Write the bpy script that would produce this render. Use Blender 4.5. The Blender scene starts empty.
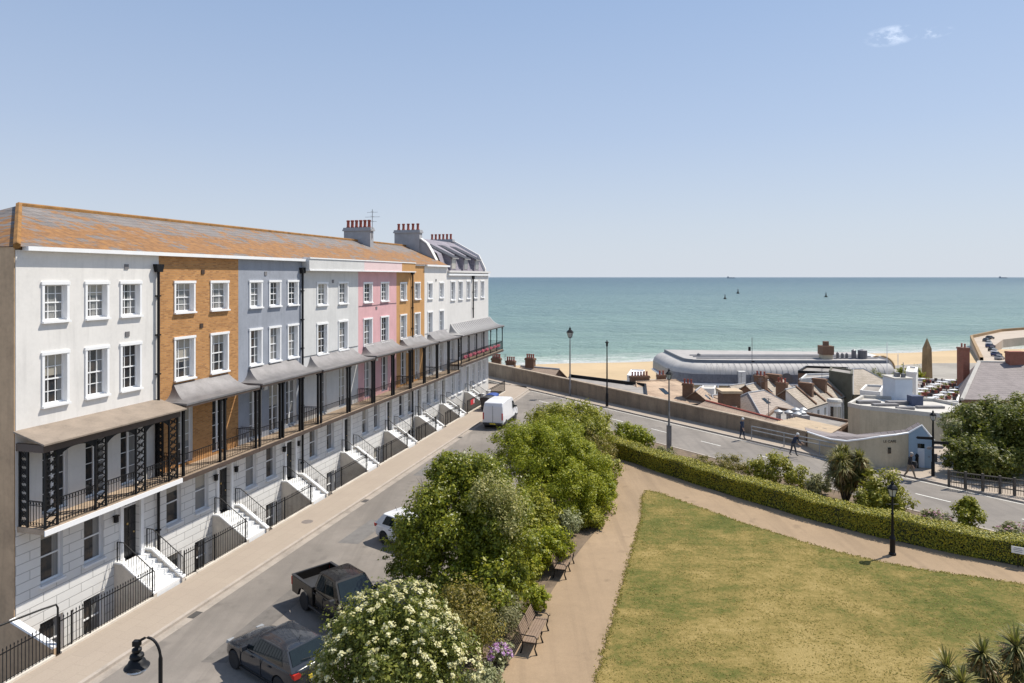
import bpy, bmesh, math, random
import numpy as np
from mathutils import Vector, Matrix
random.seed(7); rng = np.random.default_rng(7)
sc = bpy.context.scene
COL = sc.collection
F = 683.0; HZ = 277.0; CZ = 13.5
R = math.radians
def at(px, py, z=0.0):
    Y = (CZ - z) * F / (py - HZ)
    return Vector(((px - 512) / F * Y, Y, z))
def atY(px, py, Y):
    return Vector(((px - 512) / F * Y, Y, CZ - (py - HZ) * Y / F))

# ------------------------------------------------------------------ materials
def newmat(name):
    m = bpy.data.materials.new(name); m.use_nodes = True
    nt = m.node_tree; b = nt.nodes['Principled BSDF']
    return m, nt, b
def node(nt, t, **kw):
    n = nt.nodes.new(t)
    for k, v in kw.items():
        if hasattr(n, k): setattr(n, k, v)
        else: n.inputs[k.replace('_', ' ')].default_value = v
    return n
def rgba(c): return (c[0], c[1], c[2], 1)
def mixc(nt, fac, a, b, mode='MIX'):
    n = nt.nodes.new('ShaderNodeMix'); n.data_type = 'RGBA'; n.blend_type = mode
    for sock, v in ((n.inputs['Factor'], fac), (n.inputs[6], a), (n.inputs[7], b)):
        if hasattr(v, 'is_output') or isinstance(v, bpy.types.NodeSocket): nt.links.new(v, sock)
        elif isinstance(v, (int, float)): sock.default_value = v
        else: sock.default_value = rgba(v)
    return n.outputs[2]
def math_(nt, op, a, b=None, clamp=False):
    n = nt.nodes.new('ShaderNodeMath'); n.operation = op; n.use_clamp = clamp
    for i, v in enumerate((a, b)):
        if v is None: continue
        if isinstance(v, (int, float)): n.inputs[i].default_value = v
        else: nt.links.new(v, n.inputs[i])
    return n.outputs[0]
def noise(nt, vec, scale, detail=5, rough=.55):
    n = nt.nodes.new('ShaderNodeTexNoise'); n.inputs['Scale'].default_value = scale
    n.inputs['Detail'].default_value = detail; n.inputs['Roughness'].default_value = rough
    if vec is not None: nt.links.new(vec, n.inputs['Vector'])
    return n.outputs['Fac']
def ramp(nt, fac, stops):
    n = nt.nodes.new('ShaderNodeValToRGB'); e = n.color_ramp.elements
    while len(e) < len(stops): e.new(.5)
    for el, (p, c) in zip(e, stops):
        el.position = p; el.color = rgba(c) if not isinstance(c, (int, float)) else (c, c, c, 1)
    nt.links.new(fac, n.inputs[0]); return n.outputs[0]
def coords(nt, kind='Object', scale=(1, 1, 1), world=False):
    if world:
        g = nt.nodes.new('ShaderNodeNewGeometry'); o = g.outputs['Position']
    else:
        t = nt.nodes.new('ShaderNodeTexCoord'); o = t.outputs[kind]
    if scale != (1, 1, 1):
        m = nt.nodes.new('ShaderNodeMapping'); m.inputs['Scale'].default_value = scale
        nt.links.new(o, m.inputs['Vector']); o = m.outputs[0]
    return o
def bump(nt, b, h, strength=.3, dist=.02):
    n = nt.nodes.new('ShaderNodeBump'); n.inputs['Strength'].default_value = strength
    n.inputs['Distance'].default_value = dist
    nt.links.new(h, n.inputs['Height']); nt.links.new(n.outputs[0], b.inputs['Normal'])
def plain(name, col, rough=.6, var=.12, scale=2.0, metal=0.0, bmp=0.0, spec=.5, world=True, streak=0.0, coat=0.0):
    m, nt, b = newmat(name)
    v = coords(nt, world=world)
    f = noise(nt, v, scale, 6, .6)
    f2 = noise(nt, v, scale * 9, 3, .6)
    ff = math_(nt, 'ADD', math_(nt, 'MULTIPLY', f, .7), math_(nt, 'MULTIPLY', f2, .3))
    lo = tuple(c * (1 - var * 1.6) for c in col); hi = tuple(min(1, c * (1 + var * 1.2)) for c in col)
    c = ramp(nt, ff, [(.3, lo), (.5, col), (.7, hi)])
    if streak:
        sv = coords(nt, world=world, scale=(2.2, 2.2, .18))
        s = noise(nt, sv, 1.6, 5, .65)
        c = mixc(nt, math_(nt, 'MULTIPLY', ramp(nt, s, [(.5, 0.0), (.75, 1.0)]), streak), c, tuple(k * .55 for k in col))
    nt.links.new(c, b.inputs['Base Color'])
    b.inputs['Roughness'].default_value = rough; b.inputs['Metallic'].default_value = metal
    b.inputs['Specular IOR Level'].default_value = spec
    b.inputs['Coat Weight'].default_value = coat
    if bmp: bump(nt, b, f2, bmp, .02)
    return m
def xz(nt, flip=False, world=False):
    s = nt.nodes.new('ShaderNodeSeparateXYZ'); nt.links.new(coords(nt, world=world), s.inputs[0])
    c = nt.nodes.new('ShaderNodeCombineXYZ')
    nt.links.new(math_(nt, 'ADD', s.outputs[0], math_(nt, 'MULTIPLY', s.outputs[1], .73)), c.inputs[0]); nt.links.new(s.outputs[2], c.inputs[1])
    return c.outputs[0], s
def bricktex(nt, vec, w, h, mortar, c1, c2, cm, off=.5):
    t = nt.nodes.new('ShaderNodeTexBrick'); t.offset = off
    nt.links.new(vec, t.inputs['Vector'])
    t.inputs['Color1'].default_value = rgba(c1); t.inputs['Color2'].default_value = rgba(c2); t.inputs['Mortar'].default_value = rgba(cm)
    t.inputs['Scale'].default_value = 1; t.inputs['Mortar Size'].default_value = mortar
    t.inputs['Brick Width'].default_value = w; t.inputs['Row Height'].default_value = h
    return t
def brickmat(name, c1, c2, cm, w=.235, h=.078, mortar=.009, patch=.35, dark=(.16, .07, .03)):
    m, nt, b = newmat(name); v, s = xz(nt)
    t = bricktex(nt, v, w, h, mortar, c1, c2, cm)
    t2 = bricktex(nt, v, w, h, mortar, (0, 0, 0), (1, 1, 1), (.3, .3, .3)); t2.inputs['Bias'].default_value = -.62
    n = noise(nt, coords(nt), 1.3, 6, .65)
    c = mixc(nt, math_(nt, 'MULTIPLY', t2.outputs['Color'], .75), t.outputs['Color'], dark)
    c = mixc(nt, math_(nt, 'MULTIPLY', ramp(nt, n, [(.45, 0.), (.65, 1.)]), patch), c, tuple(k * .6 for k in c1))
    nt.links.new(c, b.inputs['Base Color']); b.inputs['Roughness'].default_value = .85
    bump(nt, b, math_(nt, 'SUBTRACT', 1.0, t.outputs['Fac']), .4, .01)
    return m
def rustic(name, col):
    m, nt, b = newmat(name); v, s = xz(nt)
    t = bricktex(nt, v, 1.1, .36, .016, col, tuple(k * .96 for k in col), tuple(k * .55 for k in col))
    n = noise(nt, coords(nt), .9, 6, .65)
    c = mixc(nt, ramp(nt, n, [(.35, .0), (.75, .22)]), t.outputs['Color'], tuple(k * .6 for k in col))
    nt.links.new(c, b.inputs['Base Color']); b.inputs['Roughness'].default_value = .65
    bump(nt, b, math_(nt, 'SUBTRACT', 1.0, t.outputs['Fac']), .5, .02)
    return m
def slate(name, c1, c2, lichen=None, amount=.5, zlo=14.5, zhi=16.7, w=.3, h=.17):
    m, nt, b = newmat(name); v, s = xz(nt)
    t = bricktex(nt, v, w, h, .012, c1, c2, tuple(k * .45 for k in c1))
    c = t.outputs['Color']
    n0 = noise(nt, coords(nt), .5, 6, .6)
    c = mixc(nt, ramp(nt, n0, [(.35, 0.), (.7, .45)]), c, tuple(k * 1.35 for k in c2))
    if lichen:
        wv = coords(nt, world=True, scale=(.9, .9, 3.2))
        n = noise(nt, wv, .7, 9, .74)
        g = math_(nt, 'DIVIDE', math_(nt, 'SUBTRACT', s.outputs[2], zlo), zhi - zlo)
        gr = ramp(nt, g, [(0, .70), (.12, 1.0), (.45, .9), (.68, .35), (1, .0)])
        big = noise(nt, coords(nt, world=True), .16, 3, .5)
        t3 = bricktex(nt, v, w, h, .0, (0, 0, 0), (1, 1, 1), (0, 0, 0))
        n = math_(nt, 'ADD', math_(nt, 'MULTIPLY', math_(nt, 'SUBTRACT', n, .5), 1.9), .5)
        a = math_(nt, 'ADD', math_(nt, 'ADD', n, math_(nt, 'MULTIPLY', gr, .42)), math_(nt, 'MULTIPLY', big, .35))
        a = math_(nt, 'ADD', a, math_(nt, 'MULTIPLY', math_(nt, 'SUBTRACT', t3.outputs['Color'], .5), .3))
        mask = ramp(nt, a, [(.86 - amount * .1, 0.), (1.10 - amount * .1, 1.)])
        n2 = noise(nt, coords(nt, world=True), 3.5, 4, .6)
        lc = ramp(nt, n2, [(.3, tuple(k * .6 for k in lichen)), (.55, lichen), (.75, (lichen[0] * 1.25, lichen[1] * 1.35, lichen[2] * 1.3))])
        c = mixc(nt, math_(nt, 'MULTIPLY', mask, .88), c, lc)
    nt.links.new(c, b.inputs['Base Color']); b.inputs['Roughness'].default_value = .75
    bump(nt, b, math_(nt, 'SUBTRACT', 1.0, t.outputs['Fac']), .5, .02)
    return m
def tiled(name, c1, c2, w=.35, h=.22):
    return slate(name, c1, c2, None, w=w, h=h)
def glassmat(name, tint=(.03, .035, .04), curtain=(.35, .35, .34), rough=.06):
    m, nt, b = newmat(name)
    o = nt.nodes.new('ShaderNodeObjectInfo'); tc = coords(nt)
    s = nt.nodes.new('ShaderNodeSeparateXYZ'); nt.links.new(tc, s.inputs[0])
    # a drawn curtain or blind behind part of the glass, different in every window
    off = math_(nt, 'SUBTRACT', math_(nt, 'MULTIPLY', o.outputs['Random'], 1.1), .55)
    cx = math_(nt, 'GREATER_THAN', s.outputs[0], math_(nt, 'ADD', off, .12))
    w = nt.nodes.new('ShaderNodeTexWave'); w.inputs['Scale'].default_value = 5; w.inputs['Distortion'].default_value = 2
    nt.links.new(tc, w.inputs['Vector'])
    cur = mixc(nt, w.outputs['Fac'], tuple(k * .6 for k in curtain), curtain)
    n = noise(nt, tc, 3, 4)
    base = mixc(nt, ramp(nt, n, [(.4, 0.), (.7, 1.)]), tint, (.10, .075, .055))
    base = mixc(nt, math_(nt, 'MULTIPLY', o.outputs['Random'], .6), base, (.012, .014, .018))
    c = mixc(nt, math_(nt, 'MULTIPLY', cx, .75), base, cur)
    r2 = math_(nt, 'FRACT', math_(nt, 'MULTIPLY', o.outputs['Random'], 7.31)); r3 = math_(nt, 'FRACT', math_(nt, 'MULTIPLY', o.outputs['Random'], 23.7))
    bl = math_(nt, 'MULTIPLY', math_(nt, 'GREATER_THAN', s.outputs[2], math_(nt, 'ADD', math_(nt, 'MULTIPLY', r2, 1.2), .5)), math_(nt, 'GREATER_THAN', r3, .55))
    c = mixc(nt, math_(nt, 'MULTIPLY', bl, .8), c, (.42, .39, .33))
    nt.links.new(c, b.inputs['Base Color']); b.inputs['Roughness'].default_value = rough
    return m
def leafmat(name, cols, patch=None, patch_scale=.9, trans=.35, rough=.5):
    m, nt, b = newmat(name)
    g = nt.nodes.new('ShaderNodeNewGeometry')
    c = ramp(nt, g.outputs['Random Per Island'], [(i / (len(cols) - 1) * .9 + .05, k) for i, k in enumerate(cols)])
    n = noise(nt, coords(nt), patch_scale, 4, .6)
    if patch: c = mixc(nt, ramp(nt, n, [(.46, 0.), (.6, .85)]), c, patch)
    nt.links.new(c, b.inputs['Base Color']); b.inputs['Roughness'].default_value = rough
    b.inputs['Specular IOR Level'].default_value = .35
    t = nt.nodes.new('ShaderNodeBsdfTranslucent'); nt.links.new(mixc(nt, .5, c, (.25, .30, .03), 'MIX'), t.inputs['Color'])
    mx = nt.nodes.new('ShaderNodeMixShader'); mx.inputs[0].default_value = trans
    nt.links.new(b.outputs[0], mx.inputs[1]); nt.links.new(t.outputs[0], mx.inputs[2])
    nt.links.new(mx.outputs[0], nt.nodes['Material Output'].inputs[0])
    return m
M = {}
M['white'] = plain('white_render', (.71, .685, .65), .7, .06, .8, streak=.26)
M['lightgrey'] = plain('light_grey_render', (.60, .595, .58), .7, .07, .8, streak=.25)
M['grey'] = plain('blue_grey_painted_brick', (.29, .31, .355), .75, .10, 1.2, streak=.28)
M['pink'] = plain('pink_render', (.64, .37, .38), .7, .08, .8, streak=.25)
M['palepink'] = plain('pale_pink_render', (.72, .55, .54), .7, .05, .8)
M['orange'] = brickmat('orange_brick', (.53, .26, .085), (.40, .18, .055), (.45, .30, .16))
M['ochre'] = plain('ochre_render', (.50, .27, .10), .75, .1, 1.4, streak=.15)
M['rustic'] = rustic('rusticated_stucco', (.77, .755, .725))
M['endwhite'] = plain('off_white_render', (.65, .63, .60), .7, .05, .9, streak=.15)
M['trim'] = plain('white_gloss_paint', (.82, .82, .82), .4, .04, 1.5)
M['flank'] = plain('brown_render', (.47, .325, .20), .85, .18, .7, streak=.35, bmp=.3)
M['black'] = plain('black_iron_paint', (.008, .008, .009), .5, .2, 4, spec=.25)
M['blackdoor'] = plain('black_door_paint', (.015, .016, .018), .25, .2, 2)
M['brass'] = plain('brass', (.7, .5, .2), .3, .1, 3, metal=1)
M['slate'] = slate('lichen_slate', (.14, .122, .112), (.20, .178, .165), (.285, .122, .022), .42)
M['ridge'] = plain('lichen_ridge_tile', (.26, .125, .03), .85, .35, 2.5, bmp=.4)
M['slate2'] = slate('dark_slate', (.19, .17, .20), (.25, .225, .255))
M['lead'] = plain('lead_sheet', (.205, .195, .195), .55, .2, 1.5, metal=.3, streak=.2)
M['tanlead'] = plain('weathered_canopy_sheet', (.25, .20, .155), .7, .2, 1.4, bmp=.2)
M['timber'] = plain('dark_fascia_timber', (.075, .052, .04), .6, .2, 2)
M['deck'] = plain('sandstone_balcony_floor', (.36, .27, .19), .8, .25, 2)
M['glass'] = glassmat('window_glass'); M['brickdark'] = plain('dark_airbrick', (.05, .03, .02), .9, .2, 4)
M['bluegrey_door'] = plain('grey_door_paint', (.2, .22, .25), .4, .1, 2)
M['terracotta'] = plain('terracotta', (.30, .075, .05), .8, .25, 3)
M['cement'] = plain('grey_cement', (.34, .34, .35), .85, .12, 1.5, streak=.2, bmp=.2)
M['stairs'] = plain('white_step_paint', (.80, .80, .79), .6, .07, 2)
M['areawall'] = plain('buff_render', (.62, .56, .48), .85, .15, 1.2, streak=.2)
M['zinc'] = plain('pale_zinc', (.30, .29, .285), .6, .1, 2)
M['zincdark'] = plain('dark_standing_seam', (.14, .14, .15), .5, .1, 2, metal=.3)
M['silver'] = plain('galvanised_steel', (.33, .34, .35), .5, .15, 3, metal=.4)
M['bark'] = plain('brown_bark', (.10, .07, .045), .9, .3, 6, bmp=.6)
M['red'] = plain('red_board', (.55, .04, .05), .5, .1, 2)

# ------------------------------------------------------------------ mesh builder
class MB:
    def __init__(self): self.v = []; self.f = []
    def add(self, vs, fs):
        o = len(self.v); self.v += [tuple(p) for p in vs]; self.f += [tuple(i + o for i in q) for q in fs]; return self
    def box(self, x0, x1, y0, y1, z0, z1):
        return self.add([(x0, y0, z0), (x1, y0, z0), (x1, y1, z0), (x0, y1, z0), (x0, y0, z1), (x1, y0, z1), (x1, y1, z1), (x0, y1, z1)],
                        [(0, 3, 2, 1), (4, 5, 6, 7), (0, 1, 5, 4), (1, 2, 6, 5), (2, 3, 7, 6), (3, 0, 4, 7)])
    def poly(self, *pts): return self.add(pts, [tuple(range(len(pts)))])
    def prism(self, pts, fn, lo, hi):            # pts 2-D outline; fn(a, b, t) -> 3-D
        n = len(pts)
        vs = [fn(a, b, lo) for a, b in pts] + [fn(a, b, hi) for a, b in pts]
        fs = [tuple(range(n))[::-1], tuple(range(n, 2 * n))] + [(i, (i + 1) % n, n + (i + 1) % n, n + i) for i in range(n)]
        return self.add(vs, fs)
    def slab(self, pts, z0, z1): return self.prism(pts, lambda a, b, t: (a, b, t), z0, z1)
    def tube(self, path, r, n=6, caps=True):
        path = [Vector(p) for p in path]; rs = r if isinstance(r, (list, tuple)) else [r] * len(path)
        vs = []; fs = []; up = None
        for i, p in enumerate(path):
            d = (path[min(i + 1, len(path) - 1)] - path[max(i - 1, 0)])
            if d.length < 1e-9: d = Vector((0, 0, 1))
            d.normalize()
            if up is None: up = Vector((0, 0, 1)) if abs(d.z) < .9 else Vector((1, 0, 0))
            a = d.cross(up)
            if a.length < 1e-4: a = d.cross(Vector((1, 0, 0)))
            a.normalize(); b = d.cross(a); up = -b if False else up
            for k in range(n):
                t = 2 * math.pi * (k + .5) / n
                vs.append(p + (a * math.cos(t) + b * math.sin(t)) * rs[i])
        for i in range(len(path) - 1):
            for k in range(n):
                fs.append((i * n + k, i * n + (k + 1) % n, (i + 1) * n + (k + 1) % n, (i + 1) * n + k))
        if caps:
            fs.append(tuple(range(n))); fs.append(tuple(range((len(path) - 1) * n, len(path) * n))[::-1])
        return self.add(vs, fs)
    def bar(self, p, q, r): return self.tube([p, q], r, 4)
    def lathe(self, prof, n=16, c=(0, 0, 0), axis='z'):
        vs = []; fs = []
        for r, h in prof:
            for k in range(n):
                t = 2 * math.pi * k / n
                if axis == 'z': vs.append((c[0] + r * math.cos(t), c[1] + r * math.sin(t), c[2] + h))
                elif axis == 'y': vs.append((c[0] + r * math.cos(t), c[1] + h, c[2] + r * math.sin(t)))
                else: vs.append((c[0] + h, c[1] + r * math.cos(t), c[2] + r * math.sin(t)))
        m = len(prof)
        for i in range(m - 1):
            for k in range(n):
                fs.append((i * n + k, i * n + (k + 1) % n, (i + 1) * n + (k + 1) % n, (i + 1) * n + k))
        if prof[0][0] > 1e-4: fs.append(tuple(range(n))[::-1])
        if prof[-1][0] > 1e-4: fs.append(tuple(range((m - 1) * n, m * n)))
        return self.add(vs, fs)
    def loft(self, rows, closed=False, caps=False):
        n = len(rows[0]); vs = [p for r in rows for p in r]; fs = []
        for i in range(len(rows) - 1):
            for k in range(n if closed else n - 1):
                fs.append((i * n + k, i * n + (k + 1) % n, (i + 1) * n + (k + 1) % n, (i + 1) * n + k))
        if caps:
            fs.append(tuple(range(n))[::-1]); fs.append(tuple(range((len(rows) - 1) * n, len(rows) * n)))
        return self.add(vs, fs)
    def mesh(self, name, mat, smooth=False):
        me = bpy.data.meshes.new(name); me.from_pydata(self.v, [], self.f)
        bm = bmesh.new(); bm.from_mesh(me); bmesh.ops.remove_doubles(bm, verts=bm.verts, dist=1e-5)
        bmesh.ops.recalc_face_normals(bm, faces=bm.faces); bm.to_mesh(me); bm.free()
        for m in (mat if isinstance(mat, (list, tuple)) else [mat]): me.materials.append(m)
        if smooth:
            me.polygons.foreach_set('use_smooth', [True] * len(me.polygons))
            me.set_sharp_from_angle(angle=R(38))
        return me
    def build(self, name, mat, parent=None, loc=None, smooth=False, rz=0):
        o = bpy.data.objects.new(name, self.mesh(name, mat, smooth)); COL.objects.link(o)
        if parent: o.parent = parent
        if loc is not None: o.location = loc
        if rz: o.rotation_euler.z = rz
        return o
def inst(me, name, parent=None, loc=(0, 0, 0), rz=0):
    o = bpy.data.objects.new(name, me); COL.objects.link(o)
    if parent: o.parent = parent
    o.location = loc; o.rotation_euler.z = rz; return o
def tag(o, label=None, cat=None, group=None, kind=None):
    if label: o['label'] = label
    if cat: o['category'] = cat
    if group: o['group'] = group
    if kind: o['kind'] = kind
    return o
def thing(name, label, cat, loc=(0, 0, 0), rz=0, group=None):
    o = bpy.data.objects.new(name, None); COL.objects.link(o); o.empty_display_size = .3
    o.location = loc; o.rotation_euler.z = rz; return tag(o, label, cat, group)
def kids(o): return [c for c in COL.objects if c.parent == o]
def copy_tree(o, parent=None):
    c = o.copy(); COL.objects.link(c)
    if parent: c.parent = parent
    for ch in kids(o): copy_tree(ch, c)
    return c
def structure(o): o['kind'] = 'structure'; return o
def bevel(o, w=.02, seg=2):
    m = o.modifiers.new('bevel', 'BEVEL'); m.width = w; m.segments = seg; m.limit_method = 'ANGLE'; m.angle_limit = R(35)
    return o
# ------------------------------------------------------------------ terrace (local frame: x along the street, y into the house, z up)
SA, CA = .2656, .9641
RZ = math.atan2(CA, SA)
def fac(s, n=0, z=0):   # s along the facade, n outward
    return Vector((-25.1 + SA * s + CA * n, CA * s - SA * n, z))
WCACHE = {}
def window_meshes(w, h, kind):
    key = (w, h, kind)
    if key in WCACHE: return WCACHE[key]
    y = .17; fr = MB(); t = .045
    fr.box(-w/2, -w/2 + t, y, y + .06, 0, h); fr.box(w/2 - t, w/2, y, y + .06, 0, h)
    fr.box(-w/2 + t, w/2 - t, y, y + .06, 0, t + .02); fr.box(-w/2 + t, w/2 - t, y, y + .06, h - t, h)
    mid = h * .5
    b = .014
    if kind == 'sash':
        fr.box(-w/2 + t, w/2 - t, y - .012, y + .055, mid - .025, mid + .025)
        for q in (1/3, 2/3):
            x = -w/2 + w * q; fr.box(x - b, x + b, y + .014, y + .05, t + .02, h - t)
        for zz in (h * .25, h * .75): fr.box(-w/2 + t, w/2 - t, y + .018, y + .047, zz - b, zz + b)
    elif kind == 'plain':
        fr.box(-w/2 + t, w/2 - t, y - .012, y + .055, mid - .025, mid + .025)
    elif kind == 'french':
        fr.box(-.05, .05, y - .012, y + .055, t + .02, h - t)
        for zz in (h * .26, h * .5, h * .74): fr.box(-w/2 + t, w/2 - t, y + .018, y + .047, zz - b, zz + b)
    pane = MB().poly((-w/2, y + .042, 0), (w/2, y + .042, 0), (w/2, y + .042, h), (-w/2, y + .042, h))
    su = MB(); s = .1 if kind != 'plain' else .03; p = -.045
    if kind == 'sash':
        su.box(-w/2 - s, -w/2, p, .0, -.02, h); su.box(w/2, w/2 + s, p, .0, -.02, h); su.box(-w/2 - s - .03, w/2 + s + .03, p - .02, .0, h, h + s + .02)
    e = .004
    su.poly((-w/2 + e, p if kind == 'sash' else 0, 0), (-w/2 + e, .24, 0), (-w/2 + e, .24, h), (-w/2 + e, p if kind == 'sash' else 0, h))
    su.poly((w/2 - e, p if kind == 'sash' else 0, 0), (w/2 - e, .24, 0), (w/2 - e, .24, h), (w/2 - e, p if kind == 'sash' else 0, h))
    su.poly((-w/2, 0, h - e), (w/2, 0, h - e), (w/2, .24, h - e), (-w/2, .24, h - e))
    si = MB().box(-w/2 - s - .02, w/2 + s + .02, -.13, .0, -.1, -.02); si.poly((-w/2, -.13, -.018), (w/2, -.13, -.018), (w/2, .2, .01), (-w/2, .2, .01))
    r = (fr.mesh('window', M['trim']), pane.mesh('pane', M['glass']), su.mesh('surround', M['trim']), si.mesh('sill', M['trim']))
    WCACHE[key] = r; return r
def window(root, cx, z0, w, h, kind='sash', sill=True, name='window'):
    f, p, su, si = window_meshes(w, h, kind)
    o = inst(f, name, root, (cx, 0, z0)); inst(p, 'pane', o); inst(su, 'surround', o)
    if sill: inst(si, 'sill', o)
    return o
def wall_open(mb, W, z0, z1, ops, depth=.24, y=0, x0=0):
    xs = sorted({x0, W} | {round(v, 4) for o in ops for v in o[:2]}); zs = sorted({z0, z1} | {round(v, 4) for o in ops for v in o[2:]})
    xs = [x for x in xs if x0 <= x <= W]; zs = [z for z in zs if z0 <= z <= z1]
    for a, b in zip(xs, xs[1:]):
        for c, d in zip(zs, zs[1:]):
            mx, mz = (a + b) / 2, (c + d) / 2
            if any(o[0] < mx < o[1] and o[2] < mz < o[3] for o in ops): continue
            mb.poly((a, y, c), (b, y, c), (b, y, d), (a, y, d))
    for a, b, c, d in ops:
        if c >= z1 or d <= z0: continue
        c = max(c, z0); d = min(d, z1)
        mb.poly((a, y, c), (a, depth, c), (a, depth, d), (a, y, d)); mb.poly((b, y, c), (b, depth, c), (b, depth, d), (b, y, d))
        mb.poly((a, y, d), (b, y, d), (b, depth, d), (a, depth, d)); mb.poly((a, y, c), (b, y, c), (b, depth, c), (a, depth, c))
def rail_panel(mb, p, q, h, step=.12, r=.011, spear=False, z0=.06, rings=False, top=.022):
    p = Vector(p); q = Vector(q); L = (q - p).length
    up = Vector((0, 0, 1))
    mb.tube([p + up * h, q + up * h], top, 4); mb.tube([p + up * z0, q + up * z0], .015, 4)
    if rings: mb.tube([p + up * (h - .16), q + up * (h - .16)], .013, 4)
    n = max(2, int(L / step)); d = (q - p).normalized()
    for i in range(n + 1):
        b = p.lerp(q, i / n); mb.bar(b + up * (0 if spear else z0), b + up * (h + (.1 if spear else 0)), r)
        if spear: mb.tube([b + up * (h + .06), b + up * (h + .12), b + up * (h + .19)], [.008, .024, .003], 4)
        if rings and i < n:
            c = p.lerp(q, (i + .5) / n) + up * (h - .08); k = .05
            mb.tube([c + d * k * math.cos(t) + up * k * math.sin(t) for t in np.linspace(0, 2 * math.pi, 9)], .009, 4, False)
            c2 = p.lerp(q, (i + .5) / n) + up * .16
            mb.tube([c2 + d * k * math.cos(t) + up * k * math.sin(t) for t in np.linspace(0, 2 * math.pi, 9)], .008, 4, False)
def canopy_swept(root, W, zt, ze, out, mat, seams=0, end=(.0, .0)):
    mb = MB(); rows = []
    for i in range(9):
        t = i / 8; y = -(.06 + (out - .06) * t); z = ze + (zt - ze) * (1 - t) ** 2.4
        ins = .75 * (1 - t) ** .8 + .04
        a, b = ins + end[0], W - ins - end[1]
        rows.append([(a, 0, z), (a, y, z), (b, y, z), (b, 0, z)])
    mb.loft(rows)
    t = rows[-1]; mb.loft([t, [(x, y, z - .09) for x, y, z in t]])
    mb.loft([rows[0], [(x, 0, zt + .03) for x, y, z in rows[0]]])
    c = mb.build('canopy', mat, root, smooth=True)
    if seams:
        sm = MB(); n = int(W / seams)
        for k in range(1, n):
            x = W * k / n
            pts = []
            for r in rows:
                a, b = r[1][0], r[2][0]
                pts.append((a + (b - a) * k / n, r[1][1], r[1][2] - .02))
            sm.tube(pts, .06, 4)
        sm.build('seam', M['zincdark'], c)
    f = MB(); ee = .04
    a, b = end[0] + .02, W - end[1] - .02
    f.box(a, b, -out + .02, -out + .09, ze - .2, ze - .088); f.box(a, a + .07, -out + .09, -.0, ze - .2, ze - .088); f.box(b - .07, b, -out + .09, 0, ze - .2, ze - .088)
    f.build('fascia', M['timber'], c)
    return c
def chimney(root, x, y, lx, ly, z0, z1, npots, mat, along='y', potm=None, name='chimney'):
    mb = MB().box(x - lx/2, x + lx/2, y - ly/2, y + ly/2, z0, z1 - .3)
    mb.box(x - lx/2 - .1, x + lx/2 + .1, y - ly/2 - .1, y + ly/2 + .1, z1 - .298, z1 - .16)
    mb.box(x - lx/2 - .05, x + lx/2 + .05, y - ly/2 - .05, y + ly/2 + .05, z1 - .158, z1)
    o = mb.build(name, mat, root)
    prof = [(.15, 0), (.17, .06), (.13, .12), (.12, .5), (.155, .56), (.155, .64), (.11, .66), (.10, .62)]
    for k in range(npots):
        t = (k + .5) / npots - .5
        c = (x, y + t * ly * .96, z1) if along == 'y' else (x + t * lx * .96, y, z1)
        MB().lathe(prof, 10, c).build('chimney_pot', potm or M['terracotta'], o, smooth=True)
    return o
def steps(root, cx, w=1.45, zt=1.1, n=6, out=2.02, land=.42):
    mb = MB(); run = (out - land) / (n - 1); rise = zt / n
    y = -.0
    mb.box(cx - w/2, cx + w/2, -land, .2, zt - .25, zt)
    for k in range(1, n):
        z = zt - rise * k
        mb.box(cx - w/2, cx + w/2, -land - run * k, -land - run * (k - 1) - .003, z - .25, z)
    s = mb.build('front_steps', M['stairs'], root)
    for sd in (-1, 1):
        x = cx + sd * (w/2 + .09); m = MB()
        prof = [(0, -2.2), (0, zt + .12), (-land, zt + .12), (-out - .06, .16), (-out - .06, -2.2)]
        m.prism(prof, lambda a, b, t: (x + t, a, b), -.085, .085)
        m.build('string_wall', M['areawall'], s)
        c = MB(); cp = [(0.0, zt + .124), (0, zt + .19), (-land, zt + .19), (-out - .08, .23), (-out - .08, .164), (-land, zt + .124)]
        c.prism(cp, lambda a, b, t: (x + t, a, b), -.11, .11); c.build('coping', M['stairs'], s)
        h = MB(); up = .85
        p0 = Vector((x, -.08, zt + .18)); p1 = Vector((x, -land, zt + .18)); p2 = Vector((x, -out - .02, .22)); u = Vector((0, 0, up))
        h.tube([p0 + u, p1 + u, p2 + u], .022, 5); h.tube([p2, p2 + u], .018, 5); h.tube([p0, p0 + u], .018, 5)
        for k in range(1, 12):
            b = p1.lerp(p2, k / 12); h.bar(b, b + u, .010)
        for k in range(0, 3):
            b = p0.lerp(p1, k / 3 + .1); h.bar(b, b + u, .010)
        h.build('handrail', M['black'], s)
    return s
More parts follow.
